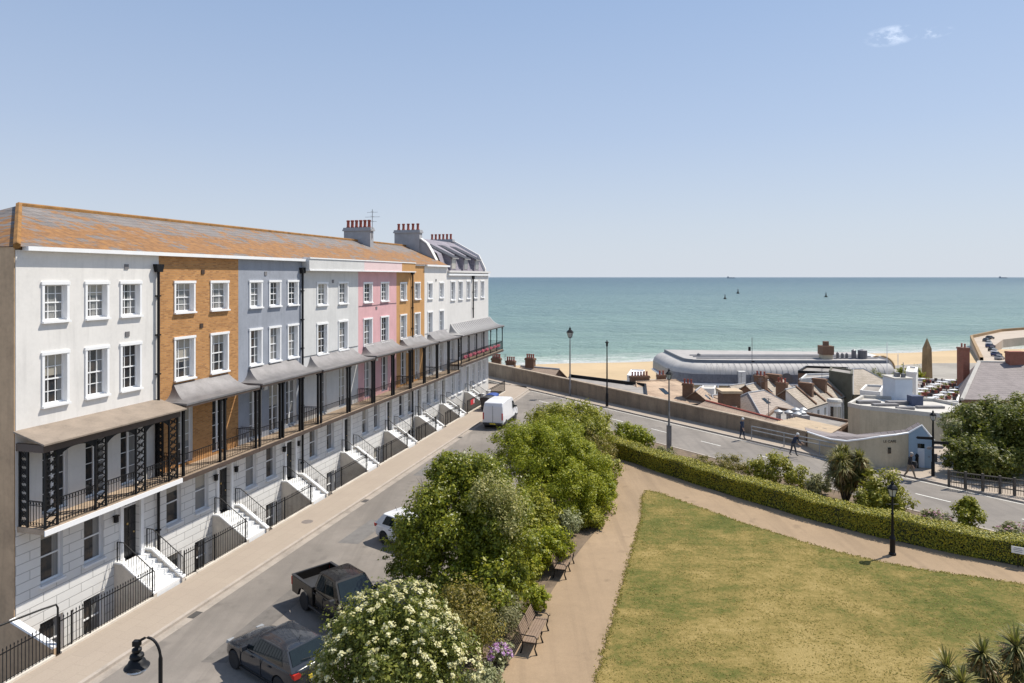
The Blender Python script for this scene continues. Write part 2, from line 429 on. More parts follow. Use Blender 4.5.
def door(root, cx, zt, w=.95, h=2.25, fan=.55, mat=None, arch=False):
    mb = MB(); y = .2
    mb.box(cx - w/2, cx + w/2, y, y + .05, zt, zt + h)
    for sx in (-1, 1):
        for a, b in ((.12, .75), (.9, 1.45), (1.6, h - .12)):
            x = cx + sx * w * .22; mb.box(x - w * .15, x + w * .15, y - .015, y - .002, zt + a, zt + b)
    d = mb.build('front_door', mat or M['blackdoor'], root)
    MB().lathe([(.0, 0), (.035, .01), (.03, .04), (.0, .05)], 8, (cx + w * .36, y - .05, zt + 1.05), 'y').build('handle', M['brass'], d)
    MB().lathe([(.0, 0), (.05, .01), (.05, .02), (.0, .03)], 8, (cx, y - .035, zt + 1.5), 'y').build('knocker', M['brass'], d)
    f = MB(); f.box(cx - w/2, cx + w/2, y - .02, y + .04, zt + h, zt + h + .07)
    f.box(cx - w/2, cx + w/2, y, y + .03, zt + h + fan - .04, zt + h + fan)
    for k in range(5):
        c = cx - w/2 + w * (k + .5) / 5
        f.tube([(c + .1 * math.cos(t), y + .01, zt + h + .07 + (fan - .1) / 2 + (fan - .1) / 2 * math.sin(t)) for t in np.linspace(0, 2 * math.pi, 11)], .012, 4, False)
    ff = f.build('fanlight', M['trim'], d)
    MB().poly((cx - w/2, y + .035, zt + h), (cx + w/2, y + .035, zt + h), (cx + w/2, y + .035, zt + h + fan), (cx - w/2, y + .035, zt + h + fan)).build('pane', M['glass'], d)
    s = MB(); t = .16
    for sx in (-1, 1):
        a = cx + sx * (w/2 + t/2); s.box(a - t/2, a + t/2, -.1, .0, zt, zt + h + fan); s.box(a - t/2 - .03, a + t/2 + .03, -.13, -.0, zt, zt + .2)
    s.box(cx - w/2 - t - .05, cx + w/2 + t + .05, -.16, .0, zt + h + fan, zt + h + fan + .16)
    s.build('door_surround', M['trim'], root)
    return d
def lantern(root, x, z, y=-.12):
    mb = MB().box(x - .07, x + .07, y - .07, y + .07, z, z + .26); mb.box(x - .095, x + .095, y - .095, y + .095, z + .262, z + .3); mb.box(x - .02, x + .02, y + .072, 0, z + .12, z + .16)
    mb.build('wall_lantern', M['black'], root)
def drainpipe(root, x, z0=-1.0, z1=13.75, y=-.12):
    mb = MB().tube([(x, y, z0), (x, y, z1)], .065, 8)
    for z in np.arange(z0 + 1, z1, 1.8): mb.box(x - .09, x + .09, y - .075, -.0, z, z + .06)
    o = mb.build('drainpipe', M['black'], root, smooth=True)
    MB().prism([(-.14, 0), (.14, 0), (.22, .28), (.22, .36), (-.22, .36), (-.22, .28)], lambda a, b, t: (x + a, y + t, z1 - .02 + b), -.12, .1).build('hopper', M['black'], o)
def front_rails(root, x0, x1, gate=None, n=2.02):
    if gate: spans = [(x0, gate[0]), (gate[1], x1)]
    else: spans = [(x0, x1)]
    mb = MB()
    for a, b in spans:
        if b - a > .25: rail_panel(mb, (a, -n, .08), (b, -n, .08), 1.05, .125, .0115, True)
    for a, b in spans:
        for x in (a, b): mb.tube([(x, -n, .0), (x, -n, 1.3)], .03, 6)
    o = mb.build('area_railing', M['black'], root)
    if gate:
        g = MB(); rail_panel(g, (gate[0] + .06, -n, .1), (gate[1] - .06, -n, .1), 1.05, .125, .0115, True); g.build('gate', M['black'], root)
    MB().box(x0, x1, -n - .1, -n + .12, -2.2, .075).build('area_kerb', M['areawall'], root)
ZB, ZE = 4.22, 14.5
def hash_(t): return sum(ord(c) for c in t)
def house(label, s0, W, wallm, top, mid, french, ground, doorx, pipes=(), style='swept', parapet=None, roofm=None, hip=False, win_w=.84, gwin_w=.95, bot=0.0, doormat=None, posts=None, out=1.3, lamps=(), gate=None):
    root = thing('terraced_house', label, 'house', fac(s0), RZ)
    dz = bot
    opsU = [(c - win_w/2, c + win_w/2, 11.82 + dz, 13.2 + dz) for c in top] + [(c - win_w/2, c + win_w/2, 8.58 + dz, 10.5 + dz) for c in mid]
    opsU += [(c - .55, c + .55, 4.42, 7.15) for c in french]
    zt = 1.1
    opsG = [(c - gwin_w/2, c + gwin_w/2, 1.75, 3.75) for c in ground] + [(doorx - .475, doorx + .475, zt, zt + 2.8)]
    opsB = [(c - .5, c + .5, -1.5, .3) for c in ground]
    mb = MB(); wall_open(mb, W, ZB, ZE, opsU)
    mb.poly((0, 8.4, -2.2), (W, 8.4, -2.2), (W, 8.4, ZE), (0, 8.4, ZE)); mb.poly((0, 8.4, ZB), (0, 0, ZB), (0, 0, ZE), (0, 8.4, ZE)); mb.poly((W, 8.4, ZB), (W, 0, ZB), (W, 0, ZE), (W, 8.4, ZE))
    mb.build('wall', wallm, root)
    g = MB(); wall_open(g, W, -2.2, ZB, opsG + opsB)
    g.poly((0, 8.4, -2.2), (0, 0, -2.2), (0, 0, ZB), (0, 8.4, ZB)); g.poly((W, 8.4, -2.2), (W, 0, -2.2), (W, 0, ZB), (W, 8.4, ZB))
    g.build('ground_floor_wall', M['rustic'], root)
    MB().box(0, W, -.07, -.003, 1.02, 1.2).build('plinth_band', M['trim'], root) if False else None
    for c in top: window(root, c, 11.82 + dz, win_w, 1.38)
    for c in mid: window(root, c, 8.58 + dz, win_w, 1.92)
    for c in french: window(root, c, 4.42, 1.1, 2.73, 'french', False, 'balcony_door')
    for c in ground: window(root, c, 1.75, gwin_w, 2.0, 'plain'); window(root, c, -1.5, 1.0, 1.8, 'plain', False, 'basement_window')
    door(root, doorx, zt, mat=doormat); steps(root, doorx)
    for x in lamps: lantern(root, x, 3.0)
    # sunk area in front of the basement
    a = MB().poly((0, 0, -2.2), (W, 0, -2.2), (W, -2.0, -2.2), (0, -2.0, -2.2)); a.build('area_floor', M['cement'], root)
    for x0, x1 in ((0, doorx - .9), (doorx + .9, W)):
        if x1 - x0 > .5: front_rails(root, x0 + .02, x1 - .02, gate=(x0 + .5, x0 + 1.3) if x1 - x0 > 2.2 else None)
    for x in pipes: drainpipe(root, x)
    # roof
    rm = roofm or M['slate']; h = MB(); zr = 16.6; e = -.18; z0 = ZE + .12
    if hip:
        h.poly((0 - .1, e, z0), (W, e, z0), (W, 4.2, zr), (3.5, 4.2, zr)); h.poly((0 - .1, 8.5, z0), (W, 8.5, z0), (W, 4.2, zr), (3.5, 4.2, zr)); h.poly((-.1, e, z0), (-.1, 8.5, z0), (3.5, 4.2, zr))
    else:
        h.poly((0, e, z0), (W, e, z0), (W, 4.2, zr), (0, 4.2, zr)); h.poly((0, 8.5, z0), (W, 8.5, z0), (W, 4.2, zr), (0, 4.2, zr))
    rf = h.build('roof', rm, root)
    rd = MB().tube([(3.5 if hip else 0, 4.2, zr + .02), (W, 4.2, zr + .02)], .11, 6)
    if hip: rd.tube([(-.1, e, z0 + .02), (3.5, 4.2, zr + .02)], .13, 6)
    rd.build('ridge_tile', M['ridge'], rf)
    if parapet:
        pm, x1 = parapet
        c = MB().box(0, x1, -.5, -.002, 13.98, 14.66).build('cornice', pm, root)
        MB().box(0, x1 + .04, -.55, -.0, 13.9, 13.978).build('cornice_band', M['trim'], c); MB().box(0, x1 + .04, -.55, -.0, 14.662, 14.74).build('cornice_cap', M['trim'], c)
        if x1 < W - .2: MB().box(x1 + .05, W, -.06, -.002, 14.5, 14.68).build('gutter', M['trim'], root)
    else:
        MB().box(.0 if not hip else .25, W, -.3, -.002, ZE - .02, ZE + .14).build('gutter', M['trim'], root)
    # balcony
    b = MB().box(.05, W - .02, -out, -.0, ZB - .1, ZB + .1).build('balcony', M['deck'], root)
    MB().box(.03, W, -out - .04, -out - .002, ZB - .13, ZB + .07).build('floor_edge', M['trim'] if style == 'ornate' else M['timber'], b)
    zf = ZB + .1; y = -out + .07
    if style == 'ornate':
        ze = 7.3
        c = MB().poly((-.1, 0, 7.86), (W, 0, 7.86), (W + .06, -out - .22, 7.48), (-.16, -out - .22, 7.48)); c.loft([[(-.16, -out - .22, 7.48), (W + .06, -out - .22, 7.48)], [(-.16, -out - .22, 7.42), (W + .06, -out - .22, 7.42)]])
        c.poly((-.1, 0, 7.8), (W, 0, 7.8), (W + .06, -out - .22, 7.42), (-.16, -out - .22, 7.42)); c.poly((-.1, 0, 7.86), (-.16, -out - .22, 7.48), (-.16, -out - .22, 7.42), (-.1, 0, 7.8))
        cc = c.build('canopy', M['tanlead'], b)
        MB().box(0.0, W - .1, -out - .0, -out + .1, 7.12, 7.40).box(0, .1, -out + .1, 0, 7.12, 7.40).box(W - .2, W - .1, -out + .1, 0, 7.12, 7.40).build('fascia', M['timber'], cc)
        cols = [(.12, .62), (.12 + 2.15, .62 + 2.15), (.12 + 4.15, .62 + 4.15), (W - .72, W - .22)]
        def trellis(mb, p, q, z0, z1):
            p = Vector(p); q = Vector(q)
            for k in (p, q): mb.tube([k + Vector((0, 0, z0)), k + Vector((0, 0, z1))], .05, 4)
            n = 9; d = (q - p)
            for i in range(n):
                za, zb = z0 + (z1 - z0) * i / n, z0 + (z1 - z0) * (i + 1) / n
                mb.bar(p + Vector((0, 0, za)), q + Vector((0, 0, zb)), .03); mb.bar(q + Vector((0, 0, za)), p + Vector((0, 0, zb)), .03)
                c = (p + q) / 2 + Vector((0, 0, (za + zb) / 2)); dd = d.normalized()
                mb.tube([c + dd * .1 * math.cos(t) + Vector((0, 0, .1 * math.sin(t))) for t in np.linspace(0, 2 * math.pi, 9)], .022, 4, False)
        for a, e2 in cols:
            t = MB(); trellis(t, (a, y, 0), (e2, y, 0), zf, 7.12); t.build('trellis_post', M['black'], b)
        for x in (.12, W - .22):
            t = MB(); trellis(t, (x, -.06, 0), (x, -.42, 0), zf, 7.12); t.build('trellis_post', M['black'], b)
        for (a0, a1), (b0, b1) in zip(cols, cols[1:]):
            t = MB(); xa, xb = a1, b0; L = xb - xa
            pts = [(xa + L * k / 12, 7.12) for k in range(13)] + [(xb - L * k / 12, 7.1 - .32 * abs(1 - 2 * k / 12) ** 2.5) for k in range(13)]
            t.prism(pts, lambda p, q, s: (p, y + s, q), -.02, .02); t.build('arch_spandrel', M['black'], b)
        t = MB()
        for (a0, a1), (b0, b1) in zip(cols, cols[1:]): rail_panel(t, (a1, y, zf), (b0, y, zf), .98, .125, .012, rings=True)
        for x in (.12, W - .22): rail_panel(t, (x, -.42, zf), (x, y, zf), .98, .125, .012, rings=True)
        t.build('railing', M['black'], b)
    else:
        cz = 7.74; step = .07 * (abs(hash_(label)) % 3)
        canopy_swept(b, W, 8.42 - step, cz - step, out + .14, M['lead'], 0, end=(.10, .06))
        ps = posts or (.15, W/2 - .17, W/2 + .17, W - .18)
        for x in ps: MB().box(x - .055, x + .055, y - .055, y + .055, zf, cz - step - .09).box(x - .1, x + .1, y - .08, y + .08, cz - step - .34, cz - step - .2).build('post', M['black'], b)
        t = MB(); xs = sorted(ps)
        for p, q in zip(xs, xs[1:]):
            if q - p > .6: rail_panel(t, (p + .06, y, zf), (q - .06, y, zf), 1.0, .125, .011, rings=False)
            else: rail_panel(t, (p + .06, y, zf), (q - .06, y, zf), 1.0, .1, .011)
        for x in (xs[0], xs[-1]): rail_panel(t, (x, -.05, zf), (x, y - .06 + .1, zf), 1.0, .125, .011)
        t.build('railing', M['black'], b)
    return root
H1 = house('white terraced house with trellis iron balcony at the near end of the row', 25.98, 6.86, M['white'], (1.6, 3.5, 5.25), (1.6, 3.5, 5.25), (1.6, 3.5, 5.25), (1.45, 3.35), 5.25, pipes=(6.72,), style='ornate', hip=True, win_w=.96, lamps=(4.35,))
H2 = house('orange brick terraced house two windows wide between white and blue-grey neighbours', 32.84, 5.66, M['orange'], (1.65, 4.15), (1.65, 4.15), (1.65, 4.15), (.95, 2.85), 4.5, win_w=1.2, lamps=(3.75, 5.35))
H3 = house('blue-grey terraced house three windows wide beside the orange brick one', 38.5, 6.2, M['grey'], (1.5, 3.3, 5.15), (1.5, 3.3, 5.15), (1.5, 3.3, 5.0), (1.1, 2.95), 4.85, pipes=(6.05,), win_w=.98, posts=(.15, 2.0, 2.3, 4.0, 4.3, 6.0), lamps=(4.1, 5.6))
H4 = house('pale grey terraced house with projecting cornice left of the pink house', 44.7, 7.3, M['lightgrey'], (2.35, 5.1), (2.35, 5.1), (2.35, 5.1), (1.3, 3.4), 5.6, parapet=(M['lightgrey'], 7.3), win_w=1.15, bot=-.15)
H5 = house('pink terraced house with white sash windows', 52.0, 6.55, M['pink'], (1.5, 4.35), (1.5, 4.35), (1.5, 4.35), (1.1, 3.0), 5.1, parapet=(M['palepink'], 6.55), win_w=1.25, bot=-.2)
H6 = house('ochre rendered terraced house right of the pink one, drainpipe down its middle', 58.55, 5.95, M['ochre'], (1.35, 4.3), (1.35, 4.3), (1.35, 4.3), (1.0, 2.8), 4.6, parapet=(M['ochre'], 2.75), pipes=(3.05,), win_w=1.1, bot=-.25)
H7 = house('narrow white terraced house between the ochre house and the mansard end house', 64.5, 5.85, M['white'], (1.35, 4.25), (1.35, 4.25), (1.35, 4.25), (1.0, 2.8), 4.6, win_w=1.02, bot=-.3)
for H_, pts_ in ((H1, ((5.0, 13.95), (5.05, 11.0))), (H2, ((2.9, 13.75), (2.8, 11.05))), (H3, ((2.4, 13.7),)), (H4, ((3.7, 13.2),)), (H5, ((2.9, 11.1),)), (H7, ((2.8, 13.2),))):
    for x_, z_ in pts_: MB().box(x_ - .11, x_ + .11, -.035, -.002, z_ - .11, z_ + .11).build('wall_vent', M['lead'] if H_ is not H2 else M['brickdark'], H_)
for H_, x_ in ((H1, 2.5), (H3, 2.35), (H5, 2.9), (H6, 2.1)): MB().box(x_ - .14, x_ + .14, -.09, -.002, 7.0, 7.32).build('alarm_box', M['trim'], H_)
for H_, W_, z_ in ((H2, 5.66, 4.05), (H4, 7.3, 8.45), (H5, 6.55, 11.35), (H7, 5.85, 8.3)): MB().tube([(0.05, -.025, z_), (W_ * .3, -.02, z_ - .03), (W_ * .7, -.02, z_ + .02), (W_ - .05, -.025, z_)], .014, 4).build('cable', M['black'], H_)
# entrance canopy slab over the blue-grey house's door
MB().box(3.9, 5.9, -.95, -.01, 4.0, 4.11).build('entrance_canopy', M['trim'], H3)
chimney(H6, 1.4, 4.2, .6, 2.5, 15.6, 17.75, 6, M['cement'])
t = MB().tube([(1.4, 2.9, 16.8), (1.4, 2.9, 19.3)], .03, 5)
for z, l in ((19.1, .5), (18.7, .7), (18.3, .4)): t.tube([(1.4 - l/2, 2.9, z), (1.4 + l/2, 2.9, z)], .018, 4); t.tube([(1.4, 2.9 - l, z - .05), (1.4, 2.9 + l, z - .05)], .018, 4)
t.build('television_aerial', M['silver'], H6)
chimney(H7, 5.5, 4.05, .7, 2.7, 14.6, 18.2, 5, M['cement'])
gp = MB(); gprof = [(1.0, 14.5), (1.05, 15.05), (1.5, 15.9), (2.0, 16.7), (2.7, 17.2), (2.7, 14.5)]
gp.prism(gprof, lambda a, b, t: (5.5 + t, a, b), -.2, .34); gw = gp.build('gable_parapet', M['cement'], H7)
cp = MB(); pr = [(1.0, 15.06), (1.48, 15.94), (1.98, 16.75), (2.69, 17.26)]
for (a, b), (c, d) in zip(pr, pr[1:]): cp.tube([(5.57, a, b), (5.57, c, d)], .36, 4)
cp2 = MB(); cp2.prism([(a, b) for a, b in pr] + [(a, b + .14) for a, b in pr[::-1]], lambda a, b, t: (5.57 + t, a, b), -.34, .34); cp2.build('coping', M['endwhite'], gw)

# flank of the first house, yard beside it
fl = MB().box(-.05, -.004, .02, 8.38, -2.2, ZE + .1); fl.build('flank_wall', M['flank'], H1)
ew = MB().prism([(0, -2.2), (-2.0, -2.2), (-2.0, .25), (-.0, .95)], lambda a, b, t: (t, a, b), -.22, -.06); e_ = ew.build('area_end_wall', M['flank'], H1)
MB().prism([(0, .955), (-2.0, .255), (-2.0, .34), (0, 1.04)], lambda a, b, t: (t, a, b), -.25, -.03).build('coping', M['trim'], e_)
MB().tube([(-2.6, -1.2, 1.75), (-.6, -1.95, 1.85), (-.12, -2.02, 1.8), (-.05, -2.02, 1.65), (-.05, -2.02, 0)], .035, 7).build('handrail', M['black'], H1, smooth=True)
yd = structure(MB().poly(fac(25.7, 2.0, -2.2), fac(5, 2.0, -2.2), fac(5, -14, -2.2), fac(25.7, -14, -2.2)).build('yard_ground', M['cement']))
yr = thing('railings', 'black spear-topped railings left of the white house at the pavement edge', 'railings', fac(20.0, 0), RZ)
t = MB(); rail_panel(t, (-9, -2.02, .08), (5.75, -2.02, .08), 1.0, .13, .013, True); t.build('railing_bars', M['black'], yr)
MB().box(-9, 5.75, -2.12, -1.9, -2.2, .075).build('kerb_wall', M['areawall'], yr)

# ------------------------------------------------------------------ end house with mansard roof
S8, W8 = 70.35, 13.6
E = thing('end_house', 'large off-white end house with mansard roof and striped zinc balcony canopy', 'house', fac(S8), RZ)
tw = (1.55, 3.85, 6.4, 8.85, 11.3)
Z8 = 13.95
ops = [(c - .575, c + .575, 11.2, 13.0) for c in tw] + [(c - .5, c + .5, 5.0, 7.6) for c in tw]
gx = (1.6, 3.6, 8.2, 10.2, 12.0); dx = 5.9
opsg = [(c - .5, c + .5, 1.5, 3.9) for c in gx] + [(dx - .475, dx + .475, 1.1, 3.9)]
m = MB(); wall_open(m, W8, 4.6, Z8, ops); wall_open(m, W8, -2.2, 4.6, opsg)
m.poly((0, 9, -2.2), (W8, 9, -2.2), (W8, 9, Z8), (0, 9, Z8)); m.poly((0, 9, -2.2), (0, 0, -2.2), (0, 0, Z8), (0, 9, Z8)); m.poly((W8, 9, -2.2), (W8, 0, -2.2), (W8, 0, Z8), (W8, 9, Z8))
m.build('wall', M['endwhite'], E)
for c in tw: window(E, c, 11.2, 1.15, 1.8, 'sash'); window(E, c, 5.0, 1.0, 2.6, 'french', False, 'balcony_door')
for c in gx: window(E, c, 1.5, 1.0, 2.4, 'sash')
door(E, dx, 1.1, mat=M['bluegrey_door']); steps(E, dx)
MB().box(-.02, W8 + .1, -.25, .28, Z8 + .002, Z8 + .2).build('parapet', M['endwhite'], E)
MB().box(0, W8, -.2, -.002, Z8 - .3, Z8 - .12).build('cornice', M['trim'], E)
drainpipe(E, 7.7, 9.0, 13.3)
a = MB().poly((0, 0, -2.2), (W8, 0, -2.2), (W8, -2.0, -2.2), (0, -2.0, -2.2)).build('area_floor', M['cement'], E)
front_rails(E, .2, dx - 1.0); front_rails(E, dx + 1.0, W8)
for x in (dx - 1.05, dx + 1.05): MB().box(x - .2, x + .2, -2.25, -1.85, -2.2, 1.15).box(x - .25, x + .25, -2.3, -1.8, 1.152, 1.25).build('gate_pier', M['endwhite'], E)
r = MB(); P = [(.45, 14.1), (1.25, 15.9), (4.4, 17.6)]
r.poly((.3, .45, 14.1), (W8, .45, 14.1), (W8, 1.25, 15.9), (.3, 1.25, 15.9)); r.poly((.3, 1.25, 15.9), (W8, 1.25, 15.9), (W8, 4.4, 17.6), (.3, 4.4, 17.6)); r.poly((.3, 9, 14.1), (W8, 9, 14.1), (W8, 4.4, 17.6), (.3, 4.4, 17.6))
rf8 = r.build('roof', M['slate2'], E)
for x in (W8 - .12,):
    MB().prism([(.28, 14.0), (.3, 14.5), (1.1, 16.12), (4.4, 17.92), (9, 14.5), (9, 14.0)], lambda a, b, t: (x + t, a, b), -.16, .16).build('gable_parapet', M['endwhite'], E)
for x in (2.6, 6.4, 10.2):
    d = MB().box(x - .75, x + .75, .3, 1.9, 14.3, 15.75).build('dormer', M['slate2'], rf8) if False else None
    d = MB(); d.prism([(.32, 14.15), (.32, 15.5), (3.0, 16.85), (1.4, 16.0), (.5, 14.15)], lambda a, b, t: (x + t, a, b), -.8, .8); d = d.build('dormer', M['slate2'], E)
    q = MB(); q.poly((x - .95, .1, 15.46), (x + .95, .1, 15.46), (x + .95, 3.3, 16.98), (x - .95, 3.3, 16.98)); q.box(x - .95, x + .95, .06, .098, 15.36, 15.47); q.build('dormer_roof', M['zinc'], d)
    q = MB()
    for k in range(7): q.tube([(x - .9 + .3 * k, .1, 15.46), (x - .9 + .3 * k, 3.25, 16.96)], .075, 4)
    q.build('seam', M['zincdark'], d)
    MB().box(x - .55, x + .55, .28, .318, 14.35, 15.35).build('window', M['glass'], d)
chimney(E, W8 - .35, 5.8, .7, 3.0, 14.6, 18.0, 6, M['cement'])
b = MB().box(.1, W8 + 1.3, -1.45, -.0, 4.65, 4.85).box(W8 + .01, W8 + 1.3, .0, 3.0, 4.65, 4.85).build('balcony', M['deck'], E)
MB().box(.08, W8 + 1.32, -1.5, -1.452, 4.6, 4.82).build('floor_edge', M['timber'], b)
canopy_swept(b, W8 + 1.3, 8.75, 7.75, 1.62, M['zinc'], .6)
xs = [.2, 2.6, 5.1, 7.6, 10.1, 12.5, W8 + 1.2]
for x in xs: MB().box(x - .045, x + .045, -1.42, -1.33, 4.85, 7.66).box(x - .09, x + .09, -1.44, -1.31, 7.3, 7.45).build('post', M['black'], b)
t = MB()
for p, q in zip(xs, xs[1:]): rail_panel(t, (p + .05, -1.375, 4.85), (q - .05, -1.375, 4.85), 1.0, .13, .014, rings=True)
rail_panel(t, (W8 + 1.2, -1.375, 4.85), (W8 + 1.2, 2.8, 4.85), 1.0, .13, .014); t.build('railing', M['black'], b)
for k in range(9):
    x = .6 + k * 1.45
    p = MB(); p.box(x, x + .9, -1.56, -1.5, 5.35, 5.5)
    for j in range(40):
        a_, b_, c_ = x + random.random() * .9, -1.53 + random.uniform(-.1, .1), 5.5 + random.uniform(-.1, .14); l = .07
        p.poly((a_ - l, b_, c_ - l * .3), (a_, b_ - l, c_), (a_ + l, b_, c_ + l * .4), (a_, b_ + l, c_ + l * .2))
    p.build('flower_box', plain('window_box_flowers', (.32, .06, .09), .7, .4, 6) if k == 0 else bpy.data.materials['window_box_flowers'], b)
s_ = tag(MB().box(0, 1.15, -.03, .0, 0, .5).build('notice_board', M['red'], None, fac(71.0, 2.2, .75), rz=RZ), 'small red notice board with pale right end fixed to the front railings', 'sign')
MB().box(.82, 1.13, -.036, -.031, .06, .44).build('white_panel', M['palepink'], s_)
# ------------------------------------------------------------------ ground
def asphalt(name, col, scale=1.0, rough=.85, patch=.3, world=True):
    m, nt, b = newmat(name); v = coords(nt, world=world)
    n1 = noise(nt, v, .16, 6, .62); n2 = noise(nt, v, 2.2, 6, .7); n3 = noise(nt, v, 38, 3, .6)
    c = mixc(nt, ramp(nt, n1, [(.35, 0.), (.65, 1.)]), tuple(k * (1 - patch) for k in col), tuple(k * (1 + patch) for k in col))
    c = mixc(nt, ramp(nt, n2, [(.3, .0), (.7, .5)]), c, tuple(k * .72 for k in col))
    c = mixc(nt, ramp(nt, n3, [(.35, 0.), (.7, .35)]), c, tuple(k * 1.5 for k in col))
    # worn streaks along the street
    mp = nt.nodes.new('ShaderNodeMapping'); mp.inputs['Rotation'].default_value[2] = R(15.4); mp.inputs['Scale'].default_value = (1.1, .05, 1); nt.links.new(coords(nt, world=True), mp.inputs[0])
    s = noise(nt, mp.outputs[0], 1.3, 5, .6)
    c = mixc(nt, ramp(nt, s, [(.48, 0.), (.70, .55)]), c, tuple(k * .66 for k in col))
    n4 = noise(nt, v, .8, 3, .5)
    c = mixc(nt, ramp(nt, n4, [(.62, 0.), (.70, .45)]), c, tuple(k * .55 for k in col))
    nt.links.new(c, b.inputs['Base Color']); b.inputs['Roughness'].default_value = rough; bump(nt, b, n3, .25, .01)
    return m
M['asphalt'] = asphalt('worn_asphalt', (.205, .18, .155))
M['pave'] = None
def pavemat():
    m, nt, b = newmat('pavement_concrete'); mp = nt.nodes.new('ShaderNodeMapping'); mp.inputs['Rotation'].default_value[2] = -(RZ)
    mp.vector_type = 'TEXTURE' if False else 'POINT'
    nt.links.new(coords(nt, world=True), mp.inputs[0])
    col = (.36, .295, .23)
    t = bricktex(nt, mp.outputs[0], .9, .62, .014, col, tuple(k * .96 for k in col), tuple(k * .86 for k in col))
    n = noise(nt, coords(nt, world=True), .5, 7, .65); n3 = noise(nt, coords(nt, world=True), 20, 3)
    c = mixc(nt, ramp(nt, n, [(.35, .0), (.7, .45)]), t.outputs['Color'], (.30, .24, .19))
    c = mixc(nt, ramp(nt, n3, [(.4, 0.), (.7, .2)]), c, (.5, .43, .36))
    nt.links.new(c, b.inputs['Base Color']); b.inputs['Roughness'].default_value = .85
    bump(nt, b, math_(nt, 'SUBTRACT', 1.0, t.outputs['Fac']), .2, .01); return m
M['pave'] = pavemat()
M['kerb'] = plain('stone_kerb', (.40, .345, .29), .85, .15, 1.5, bmp=.2)
M['path'] = asphalt('sandy_path', (.30, .212, .130), patch=.16, rough=.95)
M['soil'] = plain('garden_soil', (.16, .115, .075), .95, .35, 1.5, bmp=.6)
M['paint'] = plain('worn_road_paint', (.68, .66, .6), .7, .2, 5)
def grassmat():
    m, nt, b = newmat('dry_lawn'); v = coords(nt, world=True)
    n1 = noise(nt, v, .13, 5, .6); n2 = noise(nt, v, .7, 6, .65); n3 = noise(nt, v, 5.0, 6, .75); n4 = noise(nt, v, 32, 4, .7)
    mp = nt.nodes.new('ShaderNodeMapping'); mp.inputs['Scale'].default_value = (.35, 1.5, 1); mp.inputs['Rotation'].default_value[2] = R(8); nt.links.new(v, mp.inputs[0])
    n5 = noise(nt, mp.outputs[0], 1.6, 5, .65)
    s = nt.nodes.new('ShaderNodeSeparateXYZ'); nt.links.new(v, s.inputs[0])
    far = math_(nt, 'MULTIPLY', ramp(nt, math_(nt, 'DIVIDE', math_(nt, 'SUBTRACT', s.outputs[1], 26.0), 18.0), [(0, 0.), (1, 1.)]), -.13)
    a = math_(nt, 'ADD', math_(nt, 'ADD', math_(nt, 'MULTIPLY', n1, .8), math_(nt, 'MULTIPLY', n2, .6)), math_(nt, 'ADD', math_(nt, 'MULTIPLY', n3, .5), math_(nt, 'MULTIPLY', n5, .3)))
    a = math_(nt, 'SUBTRACT', math_(nt, 'ADD', a, far), .3)
    c = ramp(nt, a, [(.55, (.07, .095, .02)), (.66, (.135, .14, .036)), (.74, (.215, .175, .054)), (.84, (.32, .235, .082)), (.95, (.42, .31, .125))])
    c = mixc(nt, ramp(nt, n4, [(.40, .0), (.60, .55)]), c, (.115, .10, .032))
    nt.links.new(c, b.inputs['Base Color']); b.inputs['Roughness'].default_value = .95; b.inputs['Specular IOR Level'].default_value = .1
    bump(nt, b, math_(nt, 'ADD', n3, n4), .7, .05); return m
M['lawn'] = grassmat()

def V2(p, z=0): return (p[0], p[1], z)
kerbL = [(-24, 121), (-13.5, 104.9), (-2.9, 89.5), (8.0, 73.6), (19, 57.6), (25, 49), (31.0, 40.7), (40, 31), (52, 22), (75, 10)]
def offset(line, d):   # + = away from the road (to the sea side)
    out = []
    for i, p in enumerate(line):
        a = Vector(line[max(i - 1, 0)]); b = Vector(line[min(i + 1, len(line) - 1)]); t = (b - a).normalized()
        out.append((p[0] - t.y * d, p[1] + t.x * d))
    return out
road_pts = [tuple(fac(2, 4.4)[:2]), tuple(fac(90, 4.4)[:2]), tuple(fac(94, 2)[:2]), tuple(fac(92, -22)[:2]), (-45, 121)] + kerbL + [(75, -10), (-20, -10)]
structure(MB().slab([(x, y) for x, y in road_pts], -.6, -.10).build('road', M['asphalt']))
pv = [fac(5, 2.12), fac(5, 4.25), fac(86, 4.25), fac(88.2, 3.6), fac(89, 2.2), fac(89, -12), fac(84.2, -12), fac(84.2, 2.12)]
structure(MB().slab([p[:2] for p in pv], -.3, .0).build('pavement', M['pave']))
def strip(line, w, z0, z1, name, mat):
    a = line; b = offset(line, w); mb = MB()
    for i in range(len(a) - 1):
        mb.loft([[V2(a[i], z0), V2(a[i], z1), V2(b[i], z1), V2(b[i], z0)], [V2(a[i+1], z0), V2(a[i+1], z1), V2(b[i+1], z1), V2(b[i+1], z0)]])
    return mb.build(name, mat)
kl = [tuple(fac(5, 4.25)[:2]), tuple(fac(86, 4.25)[:2]), tuple(fac(88.3, 3.55)[:2]), tuple(fac(89.2, 2.2)[:2]), tuple(fac(89.2, -12)[:2])]
structure(strip(kl, -.16, -.3, .012, 'kerb', M['kerb']))
structure(strip(kerbL, .16, -.3, .012, 'sea_side_kerb', M['kerb']))
far_w = 1.75
k2 = offset(kerbL, .16)
structure(strip(k2[:6], far_w, -.3, .0, 'sea_side_pavement', M['pave']))
